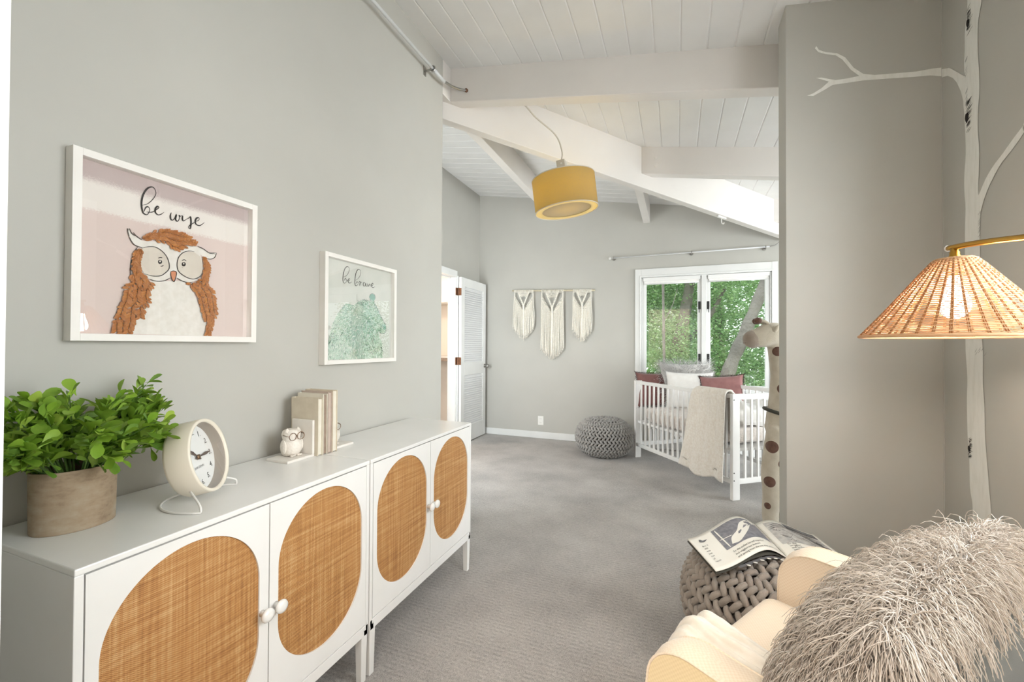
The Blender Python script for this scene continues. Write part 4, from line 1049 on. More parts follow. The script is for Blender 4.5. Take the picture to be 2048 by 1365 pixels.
# ------------------------------------------------------------------ knitted poufs
def make_pouf(loc, label, mat):
    t = thing('knitted_pouf', label, 'pouf', loc, 0, 'round chunky knit poufs')
    R, H = .302, .40
    def prof(s):                    # s 0 (bottom centre) .. 1 (top centre)
        a = -PI / 2 + PI * s; e = .72
        r = R * abs(cos(a)) ** e; z = H / 2 + H / 2 * math.copysign(abs(sin(a)) ** .9, sin(a))
        return r, z
    S = [prof(i / 400) for i in range(401)]
    L = [0]
    for (a, b), (c, d) in zip(S, S[1:]): L.append(L[-1] + math.hypot(c - a, d - b))
    def at(l):
        l = min(max(l, 0), L[-1]); i = min(max(next((k for k in range(401) if L[k] >= l), 400), 1), 400)
        f = (l - L[i - 1]) / max(L[i] - L[i - 1], 1e-9); a, b = S[i - 1], S[i]
        return a[0] + (b[0] - a[0]) * f, a[1] + (b[1] - a[1]) * f
    m = MB(); m.lathe([(max(r - .016, 0), .012 + z * (H - .024) / H) for r, z in S[::10]], 32, cap=False); m.build('stuffed_core', M['knit_in'], t, smooth=True)
    k = MB(); rows = 25; cr = L[-1] / rows
    for i in range(1, rows - 0):
        l0 = (i + .5) * cr; r0, _ = at(l0)
        if r0 < .03: continue
        n = max(8, int(round(2 * PI * r0 / .040))); n = 46 if r0 > .2 else n
        s = 1 if i % 2 else -1
        for j in range(n):
            ph = 2 * PI * (j + (.5 if i % 2 else 0)) / n; w = 2 * PI / n
            pts = []
            for q, (da, dl, do) in enumerate(((-.52, -.62, -.010), (-.26, -.42, .006), (0, 0, .012), (.26, .42, .006), (.52, .62, -.010))):
                rr, zz = at(l0 + dl * cr); r2, z2 = at(l0 + dl * cr + .004)
                tx, tz = r2 - rr, z2 - zz; ln = math.hypot(tx, tz) or 1; nx, nz = tz / ln, -tx / ln
                a = ph + s * da * w
                pts.append(((rr + nx * do) * cos(a), (rr + nx * do) * sin(a), max(zz + nz * do, .010)))
            k.tube(pts, [.008, .0115, .0125, .0115, .008], 6)
    k.build('knit_cover', mat, t, smooth=True)
    return t
pf = make_pouf((-.75, 4.745, 0), 'grey knitted pouf on the carpet between far wall and crib', M['knit_grey'])
pf2 = make_pouf((.337, 1.915, 0), 'taupe knitted pouf beside the armchair carrying the open picture book', M['knit'])
pf2.rotation_euler = (0, 0, .3)

# ------------------------------------------------------------------ crib
CR = (.413, 3.71, 0); CRZ = math.atan2(.62, .785)
def crib():
    t = thing('baby_crib', 'white slatted baby crib standing askew below the casement window', 'crib', CR, CRZ)
    W, Ln, H = .73, 1.362, .835
    for x0 in (0, W - .07):
        for y0 in (0, Ln - .03):
            m = MB(); m.box(x0, x0 + .07, y0, y0 + .03, 0, H); m.build('post', M['satin'], t, bevel=.003)
            if x0 == 0 and y0 == 0:
                for x, z in ((.012, .79), (.012, .215), (.012, .155)):
                    b = MB(); b.tube([(x, .001, z), (x, -.0015, z)], .005, 10); b.build('screw', M['black'], t)
    for x0 in (.004, W - .028):
        for z0, z1 in ((.80, H), (.125, .162)):
            m = MB(); m.box(x0, x0 + .024, .03, Ln - .03, z0, z1); m.build('side_rail', M['satin'], t, bevel=.003)
        for i in range(17):
            y = .083 + .0729 * i
            m = MB(); m.box(x0 + .005, x0 + .019, y - .008, y + .008, .16, .802); m.build('slat', M['satin'], t)
    for y0 in (.003, Ln - .027):
        for z0, z1 in ((.79, H), (.122, .165)):
            m = MB(); m.box(.07, W - .07, y0, y0 + .024, z0, z1); m.build('end_rail', M['satin'], t, bevel=.003)
        for i in range(8):
            x = .135 + .0657 * i
            m = MB(); m.box(x - .008, x + .008, y0 + .005, y0 + .019, .163, .792); m.build('slat', M['satin'], t)
    m = MB(); m.box(.03, W - .03, .03, Ln - .03, .375, .40)
    for y in (.3, .7, 1.1): m.box(.03, W - .03, y, y + .05, .35, .376)
    m.build('mattress_support', M['satin'], t, bevel=.002)
crib()
CM = Matrix.Translation(Vector(CR)) @ Matrix.Rotation(CRZ, 4, 'Z')
def cw(x, y, z): return CM @ Vector((x, y, z))
def soft_box(x0, x1, y0, y1, z0, z1, amp, fr, nu=26, nv=40, seed=0):
    """rumpled rounded slab as one closed mesh"""
    cx, cy, cz = (x0 + x1) / 2, (y0 + y1) / 2, (z0 + z1) / 2; hx, hy, hz = (x1 - x0) / 2, (y1 - y0) / 2, (z1 - z0) / 2
    m = MB()
    def P(u, v):
        a = 2 * PI * u; b = PI * (v - .5)
        sp = lambda t, e: math.copysign(abs(t) ** e, t)
        x = hx * sp(cos(a), .28) * sp(cos(b), .35); y = hy * sp(sin(a), .28) * sp(cos(b), .35); z = hz * sp(sin(b), .6)
        p = Vector((cx + x, cy + y, cz + z)); n = noise.noise(p * fr + Vector((seed, 0, 0)))
        return p + Vector((x / hx * .4, y / hy * .4, z / hz)) * (amp * n)
    m.grid(P, nu * 2, nv, closed_u=True); return m
t = thing('crib_mattress', 'crib mattress under a fluffy ivory cover inside the crib', 'mattress', cw(.36, .68, .40), CRZ)
m = soft_box(-.325, .325, -.63, .63, 0, .165, .02, 14); m.build('fluffy_cover', M['bed_fur'], t, smooth=True)
t = thing('crib_comforter', 'puffy white comforter heaped at the near end of the crib', 'comforter', cw(.40, .30, .55), CRZ)
m = soft_box(-.26, .29, -.25, .22, 0, .15, .09, 9, seed=4); m.build('quilted_cover', M['white_cloth'], t, smooth=True)

def cushion(w, h, th, nu=26, pinch=.07):
    """front and back bulges over a pinched square ; local x width, z height, y thickness"""
    m = MB()
    for s in (1, -1):
        def P(u, v):
            a, b = 2 * u - 1, 2 * v - 1
            e = 1 - pinch * (1 - abs(a) ** 3) * abs(b) ** 6 * 1.2; g = 1 - pinch * (1 - abs(b) ** 3) * abs(a) ** 6 * 1.2
            k = max(0, (1 - abs(a) ** 2.6)) ** .5 * max(0, (1 - abs(b) ** 2.6)) ** .5
            return Vector((a * w / 2 * g, -s * th / 2 * k + .012 * noise.noise(Vector((a * 2.2, b * 2.2, s * 3 + w * 9))) * k, b * h / 2 * e))
        o = len(m.V); m.grid(P, nu, nu)
        if s < 0: m.F = [q if min(q) < o else q[::-1] for q in m.F]
    return m
def edge_pts(w, h, n, pinch=.07):
    o = []
    for k in range(n):
        q = 4 * k / n; s = int(q); a = 2 * (q - s) - 1
        p = [(a, -1), (1, a), (-a, 1), (-1, -a)][s]
        e = 1 - pinch * (1 - abs(p[0]) ** 3) * abs(p[1]) ** 6 * 1.2; g = 1 - pinch * (1 - abs(p[1]) ** 3) * abs(p[0]) ** 6 * 1.2
        o.append(Vector((p[0] * w / 2 * g, 0, p[1] * h / 2 * e)))
    return o
def pillow(name, label, loc, yaw, lean, w, h, th, mat, trim=None, roll=0, fur=None):
    t = thing(name, label, 'pillow', loc, 0, 'pillows propped up in the crib')
    R = Matrix.Rotation(yaw, 4, 'Z') @ Matrix.Rotation(lean, 4, 'X') @ Matrix.Rotation(roll, 4, 'Y') @ Matrix.Translation((0, 0, h / 2))
    m = cushion(w, h, th); m.xf(R); b = m.build('pillow_cover', mat, t, smooth=True)
    if trim:
        E = edge_pts(w, h, 240); P = np.array([list(R @ p) for p in E for _ in range(3)]); D = np.array([list(R.to_3x3() @ p.normalized()) for p in E for _ in range(3)])
        V, F = strands(P, D, .022, .0017, 3, .25, .4, .25); o = np_obj('fringe', V, F, trim, t)
        o['label'] = 'fringed edge'
    if fur is not None:
        n = fur; u = rng.uniform(-1, 1, (n, 2)); k = np.sqrt(np.clip(1 - np.abs(u) ** 2.6, 0, 1)).prod(1)
        s = np.where(rng.random(n) < .6, 1, -1)
        P = np.stack([u[:, 0] * w / 2, -s * th / 2 * k, u[:, 1] * h / 2], 1)
        D = np.stack([u[:, 0] * .8, -s * (.3 + k), u[:, 1] * .9 + .1], 1); D /= np.linalg.norm(D, axis=1, keepdims=True)
        R3 = np.array(R.to_3x3()); T3 = np.array(R.translation)
        V, F = strands(P @ R3.T + T3, D @ R3.T, .07, .0013, 4, .5, .4, .2); np_obj('fur_pile', V, F, M['grey_fur'], t)['kind'] = 'stuff'
    return t
pillow('throw_pillow', 'dark maroon pillow with a fringed edge at the far left end of the crib', cw(.19, 1.27, .55), rad(16), rad(-14), .36, .38, .13, M['maroon'], M['plum'])
pillow('throw_pillow', 'shaggy grey and white fur pillow at the back of the crib behind the white pillow', cw(.47, 1.12, .55), rad(4), rad(-10), .52, .49, .14, M['white_cloth'], None, 0, 4200)
pillow('throw_pillow', 'white pillow in front of the grey fur pillow at the head of the crib', cw(.415, .985, .55), rad(2), rad(-12), .47, .40, .14, M['white_cloth'], M['grey_fur'])
pillow('throw_pillow', 'dusty rose pillow with a dark fringe leaning on the back rail of the crib', cw(.585, .70, .56), rad(-12), rad(-14), .40, .37, .12, M['rose'], M['plum'], rad(-6))

# sherpa throw over the front rail
def crib_throw():
    t = thing('sherpa_throw', 'cream sherpa throw draped over the front rail of the crib', 'blanket', cw(0, .2, .84), CRZ)
    path = [(.085, .50), (.075, .62), (.058, .76), (.050, .838), (.016, .862), (-.022, .845), (-.034, .78), (-.040, .6), (-.046, .4), (-.050, .25), (-.050, .135)]
    pp = spline([(a, 0, b) for a, b in path], 4); N = len(pp)
    def P(u, v):
        i = v * (N - 1); k = min(int(i), N - 2); f = i - k
        x = pp[k][0] * (1 - f) + pp[k + 1][0] * f; z = pp[k][2] * (1 - f) + pp[k + 1][2] * f
        d = max(0, (v - .42) / .58)
        y = (.035 + .325 * u) + d * ((.56 - .36) * (u ** 1.2) * 1.0 - .0)
        fold = .020 * sin(u * 2 * PI * 1.9 + .6) * (.35 + .65 * d) + .006 * noise.noise(Vector((u * 9, v * 7, 2)))
        if v > .3: x -= abs(fold) + .004
        else: x += abs(fold) * .3
        if v > .93: z += .02 * sin(u * 9)
        return Vector((x, y - .2, z - .84))
    m = MB(); m.grid(P, 60, 70); m.build('sherpa_cloth', M['cream_cloth'], t, smooth=True, solid=.016)
crib_throw()

# ------------------------------------------------------------------ plush giraffe half hidden by the stub wall
def giraffe():
    L = Vector((.636, 3.30, 0)); t = thing('plush_giraffe', 'tall cream plush giraffe with brown spots half hidden behind the stub wall', 'plush toy', L)
    b = MB()
    def limb(pts, rs): b.tube(spline(pts, 5), list(np.interp(np.linspace(0, 1, (len(pts) - 1) * 5 + 1), np.linspace(0, 1, len(rs)), rs)), 14)
    for x, y in ((-.045, -.01), (.04, .13), (.44, -.02), (.43, .14)):
        limb([(x + .004, y, .015), (x, y, .10), (x + .012, y, .22), (x + .008, y, .36), (x + .03, y, .52), (x + .06, y * .8 + .01, .66)], [.050, .052, .060, .064, .070, .080])
    b.ell((.19, .06, .66), (.26, .12, .145), 24, 14)
    b.ell((.03, .05, .70), (.085, .10, .14), 18, 12)
    limb([(.05, .05, .70), (.045, .045, .86), (.035, .04, 1.02), (.01, .03, 1.16), (-.005, .02, 1.27)], [.115, .09, .07, .06, .058])
    limb([(.02, .02, 1.30), (-.045, .0, 1.295), (-.10, -.015, 1.275), (-.165, -.03, 1.262)], [.075, .082, .072, .058])
    b.ell((-.165, -.03, 1.262), (.036, .052, .056), 14, 10); b.ell((-.02, .01, 1.325), (.06, .055, .05), 14, 10)
    limb([(.44, .06, .70), (.49, .06, .60), (.50, .06, .44)], [.02, .014, .016])
    bo = b.build('body', M['giraffe'], t, smooth=True)
    md = bo.modifiers.new('remesh', 'REMESH'); md.mode = 'VOXEL'; md.voxel_size = .011; md.use_smooth_shade = True
    md = bo.modifiers.new('smooth', 'SMOOTH'); md.factor = .6; md.iterations = 6
    m = MB(); m.ell((-.150, -.031, 1.262), (.062, .058, .061), 16, 12); m.build('muzzle', M['muzzle'], t, smooth=True)
    for y in (-.025, .045):
        m = MB(); m.tube(spline([(-.045, y, 1.355), (-.075, y, 1.378), (-.105, y, 1.39)], 4), .012, 8); ho = m.build('horn', M['giraffe'], t, smooth=True)
        m = MB(); m.ell((-.118, y, 1.388), (.026, .024, .023), 12, 8); m.build('horn_tip', M['brown'], ho, smooth=True)
    for y, s in ((-.045, -1), (.06, 1)):
        m = MB(); m.ell((0, 0, 0), (.016, .012, .05), 12, 8); m.xf(Matrix.Translation((-.03, y + s * .022, 1.312)) @ Matrix.Rotation(s * -.35, 4, 'X') @ Matrix.Rotation(.45, 4, 'Y')); m.build('ear', M['giraffe'], t, smooth=True)
    for y in (-.052, .03):
        m = MB(); m.ell((-.085, y, 1.305), (.006, .005, .007), 10, 8); m.build('eye', M['black'], t, smooth=True)
    m = MB(); m.tube([(-.196, -.06, 1.238), (-.208, -.03, 1.234), (-.196, 0, 1.238)], .002, 5); m.build('mouth_seam', M['brown'], t)
    dg = bpy.context.evaluated_depsgraph_get(); dg.update(); ev = bo.evaluated_get(dg)
    def spot(c, r, d=(.12, 1, 0)):
        d = Vector(d).normalized(); hit, p, n, i = ev.ray_cast(Vector(c) - d * .5, d)
        if not hit: return
        m = MB(); a = n.orthogonal().normalized(); e = n.cross(a); R0 = []
        V = []; F = []; K = 20
        for q in range(4):
            for j in range(K):
                w = p + (a * cos(2 * PI * j / K) + e * sin(2 * PI * j / K)) * r * q / 3
                h2, p2, n2, _ = ev.ray_cast(w - d * .5, d); V.append((p2 if h2 else w) + n * (.004 if q < 3 else .0005))
        for q in range(3):
            for j in range(K): j2 = (j + 1) % K; F.append((q * K + j, q * K + j2, (q + 1) * K + j2, (q + 1) * K + j))
        m.add(V, F); m.build('spot', M['brown'], t, smooth=True)
    for c, r in (((-.036, 0, .545), .040), ((-.050, 0, .312), .036), ((-.062, 0, .148), .022), ((.02, 0, .44), .03), ((.075, 0, .62), .045), ((.19, 0, .68), .05), ((.30, 0, .62), .045), ((.03, 0, .93), .035), ((.06, 0, .79), .04), ((.0, 0, 1.18), .032), ((.05, 0, 1.06), .03), ((.36, 0, .72), .04), ((.44, 0, .42), .03), ((.45, 0, .2), .028)):
        spot(c, r)
    m = MB(); P = [(.05 + .118 * cos(q), .055 + .112 * sin(q), .755 - .03 * cos(q)) for q in np.linspace(0, 2 * PI, 28)[:-1]]
    m.tube(P, .012, 8, closed=True, flat=1.0); m.build('collar', M['velvet'], t, smooth=True)
giraffe()

# ------------------------------------------------------------------ macrame hanging
def macrame():
    o = Vector((-1.49, VF - .045, 1.92)); t = thing('macrame_hanging', 'cream macrame wall hanging of three cord panels on a pale dowel', 'wall hanging', o)
    x0, x1 = -2.043, -.942; zr = lambda x: 1.943 + (x - x0) * (1.902 - 1.943) / (x1 - x0); v = VF - .045
    m = MB(); m.tube([(x0, v, zr(x0)), (x1, v, zr(x1))], .011, 10); m.build('dowel', M['dowel'], t, smooth=True, org=o)
    for a in (-1.99, -1.0):
        m = MB(); m.tube([(a, v, zr(a)), (a, VF, zr(a) + .02)], .004, 6); m.build('wall_nail', M['steel'], t, org=o)
    r = random.Random(9)
    for a, b, ve, ze, zc, fl in ((-2.004, -1.751, 1.737, 1.455, 1.315, .018), (-1.627, -1.348, 1.699, 1.185, 1.055, .008), (-1.211, -.99, 1.732, 1.425, 1.283, .008)):
        m = MB(); n = 27; c = (a + b) / 2; hw = (b - a) / 2
        def cord(xt, zt, xb, zb, off, rr=.0042):
            w = [Vector((xt, v - off, zt)), Vector((xt * .6 + xb * .4, v - off - .004, zt * .66 + zb * .34)), Vector((xb + r.uniform(-.004, .004), v - off * .6, zt * .3 + zb * .7)), Vector((xb + r.uniform(-.006, .006), v - .006 - off * .3, zb))]
            m.tube(spline(w, 4), rr, 5)
            for _ in range(3): m.tube([w[3], w[3] + Vector((r.uniform(-.009, .009), r.uniform(-.008, .004), -r.uniform(.02, .038)))], [.0028, .0016], 4)
        for i in range(n):
            f = 2 * i / (n - 1) - 1; x = c + f * hw
            zb = zc + (ze - zc) * abs(f) ** 1.25 + r.uniform(-.012, .012)
            xb = c + f * (hw + fl)
            zst = ve + (zr(x) - ve) * abs(f)
            if abs(f) < .95:                # hangs from the knotted V
                zk = ve - .085 + (zr(x) - .06 - ve + .03) * abs(f) ** .9
                cord(x, zk, xb, zb, .012, .0048)
            else: cord(x, zr(x) + .01, xb, zb, .012, .0065)
        # loops over the dowel and the net inside the V
        for i in range(0, 17):
            f = 2 * i / 16 - 1; x = c + f * hw
            m.tube([(x, v + .006, zr(x) - .012), (x, v + .004, zr(x) + .0125), (x, v - .014, zr(x) + .009), (x, v - .017, zr(x) - .03)], .0062, 6)
        for k in range(9):
            f = (2 * k / 8 - 1) * .8
            for s in (-1, 1):
                m.tube([(c + f * hw * .8, v - .014, zr(c) - .012), (c + (f + s * (1 - abs(f)) * .5) * hw * .4, v - .016, (zr(c) + ve) / 2 + .01 + .03 * abs(f))], .0035, 5)
        # knotted side bands below the V
        for s in (-1, 1):
            for k in range(12):
                g = k / 11
                for w in range(4):
                    x = c + s * hw * (.14 + .78 * g); z = ve - .055 + (zr(x) - ve - .03) * g * .92 - w * .017 + .01
                    m.ell((x, v - .015, z), (.0075, .006, .0065), 6, 4)
        m.build('cord_panel', M['cotton'], t, smooth=True, org=o)
        bm = MB()
        for s in (-1, 1):
            P = [(c + s * hw * .62 * (1 - k / 14), v - .024, zr(c) - .012 + (ve - zr(c) + .012) * (k / 14)) for k in range(15)]
            for ph in (0, PI): bm.tube(spline([(p[0] + .006 * cos(k * 1.5 + ph), p[1] + .005 * sin(k * 1.5 + ph), p[2]) for k, p in enumerate(P)], 4), .0055, 6)
        bm.tube(spline([(c, v - .026, ve + .01), (c + .003, v - .028, ve - .15), (c - .002, v - .024, (ve + zc) / 2), (c, v - .02, zc + .03)], 6), [.011 + .002 * (i % 2) for i in range(19)], 8)
        bm.build('braid', M['cotton'], t, smooth=True, org=o)
macrame()

# ------------------------------------------------------------------ pendant lamp
def pendant():
    cx, cy = -.738, 2.955
    zt, zb, R = 2.422, 2.185, .225
    o = Vector((cx, cy, zb)); t = thing('pendant_lamp', 'grey linen drum pendant lamp glowing warm below the diagonal beam', 'lamp', o)
    Rm = Matrix.Rotation(rad(4), 4, 'X') @ Matrix.Rotation(rad(-6), 4, 'Y')
    h = zt - zb
    m = MB(); m.lathe([(R, 0), (R, h)], 72, cap=False); m.xf(Rm); m.build('drum_shade', M['drum'], t, smooth=True)
    m = MB(); m.lathe([(R - .002, .004), (R * .78, .004), (R * .78, .007)], 72, cap=False); m.xf(Rm); m.build('rim_diffuser', M['drum_lining'], t)
    m = MB(); m.lathe([(0, .010), (R * .78, .010)], 72, cap=False); m.xf(Rm); m.build('centre_diffuser', M['drum_disc'], t)
    for z in (.002, h - .002):
        m = MB(); m.tube([(R * cos(q), R * sin(q), z) for q in np.linspace(0, 2 * PI, 73)[:-1]], .0035, 6, closed=True); m.xf(Rm); m.build('shade_hoop', M['cord'], t, smooth=True)
    m = MB()
    for k in range(3): m.tube([(0, 0, h - .01), (R * cos(2.1 * k), R * sin(2.1 * k), h - .004)], .0025, 6)
    m.xf(Rm); m.build('spider_fitter', M['white_metal'], t)
    m = MB(); m.lathe([(0, h - .06), (.028, h - .06), (.028, h - .005), (.045, h + .005), (.045, h + .012), (.034, h + .02), (.034, h + .045), (.0, h + .045)], 24, cap=False)
    m.xf(Rm); m.build('socket', M['cord'], t, smooth=True, bevel=.002)
    m = MB(); m.box(-.030, .034, -.030, .030, h + .04, h + .125); m.xf(Rm); so = m.build('switch_housing', M['cord'], t, bevel=.006)
    m = MB(); m.tube([(.008, -.030, h + .095), (.008, -.034, h + .095)], .007, 12); m.xf(Rm); m.build('switch_button', M['white_metal'], so)
    m = MB(); m.ell((0, 0, h - .10), (.03, .03, .04), 16, 12); m.xf(Rm); m.build('bulb', M['bulb_warm'], t, smooth=True)
    top = Rm @ Vector((.004, 0, h + .122))
    e = Vector((-.965 - cx, 2.645 - cy, 2.842 - zb)); e2 = Vector((-1.10 - cx, 2.615 - cy, 2.905 - zb))
    m = MB(); m.tube(spline([top, top + Vector((.004, .0, .07)), top + Vector((-.03, -.05, .17)), top + (e - top) * .72 + Vector((.012, 0, .02)), e, e2], 8), .0055, 8); m.build('cord', M['cord'], t, smooth=True)
    m = MB(); m.lathe([(0, 0), (.022, 0), (.022, .012), (0, .016)], 16, cap=False); m.xf(Matrix.Translation(e2 + Vector((0, -.014, 0))) @ Matrix.Rotation(-PI / 2, 4, 'X')); m.build('cord_anchor', M['white_metal'], t)
pendant()

# ------------------------------------------------------------------ trees beyond the window
def tree(label, trunk, r0, r1, crowns, n, seed, size=.062, branches=()):
    base = Vector(trunk[0]); t = thing('tree', label, 'tree', base, 0, 'trees outside the casement window')
    rr = np.random.default_rng(seed)
    m = MB(); P = spline(trunk, 8); rs = np.linspace(r0, r1, len(P)) * (1 + .08 * np.sin(np.arange(len(P)) * 1.3))
    m.tube(P, list(rs), 14); m.build('trunk', M['bark'], t, smooth=True, org=base)
    for br, b0 in branches:
        m = MB(); Q = spline(br, 6); m.tube(Q, list(np.linspace(b0, b0 * .4, len(Q))), 8); m.build('branch', M['bark'], t, smooth=True, org=base)
    tot = sum(c[3] * c[4] * c[5] for c in crowns); VV = []; FF = []; off = 0
    for cx, cy, cz, rx, ry, rz in crowns:
        k = int(n * rx * ry * rz / tot); ncl = max(k // 26, 1)
        d = rr.normal(0, 1, (ncl, 3)); d /= np.linalg.norm(d, axis=1, keepdims=True); rad_ = rr.random((ncl, 1)) ** .42
        cc = d * rad_ * np.array([rx, ry, rz]) + np.array([cx, cy, cz])
        p = np.repeat(cc, 26, 0) + rr.normal(0, 1, (ncl * 26, 3)) * np.array([.26, .26, .10])
        k = len(p); s = size * rr.uniform(.6, 1.25, k)[:, None]
        a = rr.uniform(0, 2 * PI, k); ax = np.stack([np.cos(a), np.sin(a), rr.normal(-.25, .35, k)], 1); ax /= np.linalg.norm(ax, axis=1, keepdims=True)
        sd = np.cross(ax, np.stack([rr.normal(0, .45, k), rr.normal(0, .45, k), np.ones(k)], 1)); sd /= np.linalg.norm(sd, axis=1, keepdims=True)
        up = np.cross(sd, ax)
        # pointed leaf of six corners, creased along the middle
        V = np.stack([p, p + ax * s * .35 + sd * s * .36 + up * s * .08, p + ax * s * .75 + sd * s * .24 + up * s * .05, p + ax * s * 1.1 - up * s * .12,
                      p + ax * s * .75 - sd * s * .24 + up * s * .05, p + ax * s * .35 - sd * s * .36 + up * s * .08], 1).reshape(-1, 3)
        F = (np.arange(k) * 6)[:, None, None] + np.array([[0, 1, 2, 3], [0, 3, 4, 5]])[None]
        VV.append(V); FF.append(F.reshape(-1, 4) + off); off += len(V)
    np_obj('crown', np.concatenate(VV) - np.array(base), np.concatenate(FF), M['tree_leaf'], t, smooth=False)
G = -2.2
tree('leafy tree with a thick leaning grey trunk crossing the right casement pane', [(.45, 8.6, G), (.72, 8.6, .0), (.90, 8.56, .80), (1.16, 8.55, 1.5), (1.44, 8.55, 2.3), (1.9, 8.5, 3.8)], .14, .075,
     [(1.7, 9.6, 3.2, 1.5, .9, 1.4), (.6, 9.5, 3.6, 1.3, .8, .9), (2.6, 8.8, 1.6, .8, .8, 1.2)], 17000, 1)
tree('leafy tree with a dark bent trunk behind the left casement pane', [(-.2, 10.4, G), (-.1, 10.4, .6), (.12, 10.4, 1.6), (.28, 10.4, 2.6), (.55, 10.4, 4.2)], .17, .09,
     [(.1, 11.3, 2.4, 1.6, .7, 1.9), (-.9, 10.6, 2.6, 1.1, .8, 1.6)], 24000, 2, .065, [([(-.06, 10.35, .9), (.22, 10.3, 1.3), (.7, 10.3, 1.9), (1.0, 10.3, 2.5)], .08)])
tree('slender dark stemmed sapling in the left casement pane', [(-.22, 8.9, G), (-.21, 8.9, 0), (-.235, 8.9, 1.4), (-.26, 8.9, 3.6)], .035, .022, [(-.4, 9.6, 1.0, .9, .6, 1.0), (-.2, 9.1, 3.4, .9, .6, .6)], 7000, 3, .058,
     [([(-.235, 8.9, 1.7), (-.08, 8.85, 2.0), (.02, 8.85, 2.35)], .012)])
tree('low bushy maple filling the bottom of the casement panes', [(.5, 10.0, G), (.5, 10.0, -.4), (.55, 10.0, .5)], .1, .05, [(.0, 9.8, -.1, 1.5, .8, 1.1), (1.3, 9.9, .2, 1.5, .8, 1.2), (.55, 9.9, 1.1, 1.2, .5, .7)], 15000, 4, .06)
tree('tall far maple closing the view behind the other trees', [(1.0, 13.0, G), (1.1, 13.0, 1.5), (1.0, 13.0, 4.0)], .2, .1, [(-1.0, 13.2, 1.4, 2.2, .9, 2.8), (1.8, 13.2, 1.2, 2.4, .9, 2.8), (.4, 13.4, 3.9, 3.0, .9, 1.5)], 40000, 5, .105)
tree('bright broad maple outside the french doors at the far right', [(4.4, 10.5, G), (4.4, 10.5, 1.0), (4.6, 10.5, 3.0)], .18, .09, [(3.6, 10.6, .8, 1.5, 1.0, 2.4), (5.4, 10.8, 1.2, 1.8, 1.1, 2.6)], 12000, 6, .08)
m = MB(); m.grid(lambda a, b: Vector((-12 + 26 * a, 5.9 + 14 * b, G + .15 * noise.noise(Vector((a * 9, b * 9, 0))))), 40, 30); o = m.build('ground', M['ground']); o['kind'] = 'structure'
# ------------------------------------------------------------------ armchair (local x = towards its back, y = across, z up)
NC = (-.075, .90, 0); NCZ = math.atan2(-.53, .848)
CHM = Matrix.Translation(Vector(NC)) @ Matrix.Rotation(NCZ, 4, 'Z')
def ch(x, y, z): return CHM @ Vector((x, y, z))
F0, F1, G0, G1 = .045, .122, .705, .800        # near arm and far arm across the seat
def armchair():
    t = thing('armchair', 'cream upholstered armchair in the right foreground below the rattan lamp', 'armchair', NC, NCZ)
    def arm(y0, y1, out):
        """upholstered arm : flat woven side panels, a padded band rolled over front and top"""
        prof = [(-.012, .13), (-.016, .35), (-.012, .50)]
        cx, cz, r = .085, .515, .095
        prof += [(cx - r * cos(q), cz + r * sin(q) * .92) for q in np.linspace(0, PI / 2, 9)]
        prof += [(.25, .598), (.45, .588), (.66, .585), (.72, .57), (.72, .13)]
        m = MB(); n = len(prof); ins = .006
        rows = []
        for f, k in ((0, ins), (.12, .0), (.5, -.008), (.88, .0), (1, ins)):
            y = y0 + (y1 - y0) * f
            cxm, czm = .36, .36
            rows.append([(x + (cxm - x) / .5 * k * .6, y, z + (czm - z) / .3 * k * .6) for x, z in prof])
        V = [p for rw in rows for p in rw]; F = []
        for i in range(len(rows) - 1):
            for j in range(n - 1): F.append((i * n + j, (i + 1) * n + j, (i + 1) * n + j + 1, i * n + j + 1))
        m.add(V, F); a = m.build('arm_band', M['uph'], t, smooth=True)
        for y, rw, nm in ((y0, rows[0], 0), (y1, rows[-1], 1)):
            p = MB(); P = [(x, y, z) for x, _, z in rw]; p.poly(P if nm == 0 else P[::-1])
            o = p.build('side_panel', M['uph_panel'] if (nm == 0 and out == 0) else M['uph'], a)
            s = MB(); s.tube([(x, y, z) for x, _, z in rw[1:-1]], .0028, 6); s.build('piping', M['uph'], a, smooth=True)
        return a
    arm(F0, F1, 0); arm(G0, G1, 1)
    m = MB(); m.box(.0, .70, F1 - .01, G0 + .01, .13, .30); m.build('seat_base', M['uph'], t, bevel=.02, seg=3)
    m = MB()
    x0, x1, y0, y1, z0, z1 = -.045, .45, F1 + .004, G0 - .004, .285, .455
    m.box(x0, x1, y0, y1, z0, z1); m.build('seat_cushion', M['uph'], t, bevel=.045, seg=6, smooth=True)
    m = MB()
    m.hexa([(.45, F0 + .02, .30), (.70, F0 + .02, .30), (.70, G1 - .02, .30), (.45, G1 - .02, .30)], [(.49, F0 + .02, .745), (.68, F0 + .02, .745), (.68, G1 - .02, .745), (.49, G1 - .02, .745)])
    m.build('backrest', M['uph'], t, bevel=.05, seg=5, smooth=True)
    for x in (.03, .66):
        for y in (F0 + .05, G1 - .05):
            m = MB(); m.tube([(x, y, .135), (x, y, 0)], [.022, .014], 12); m.build('leg', M['dowel'], t, smooth=True)
armchair()

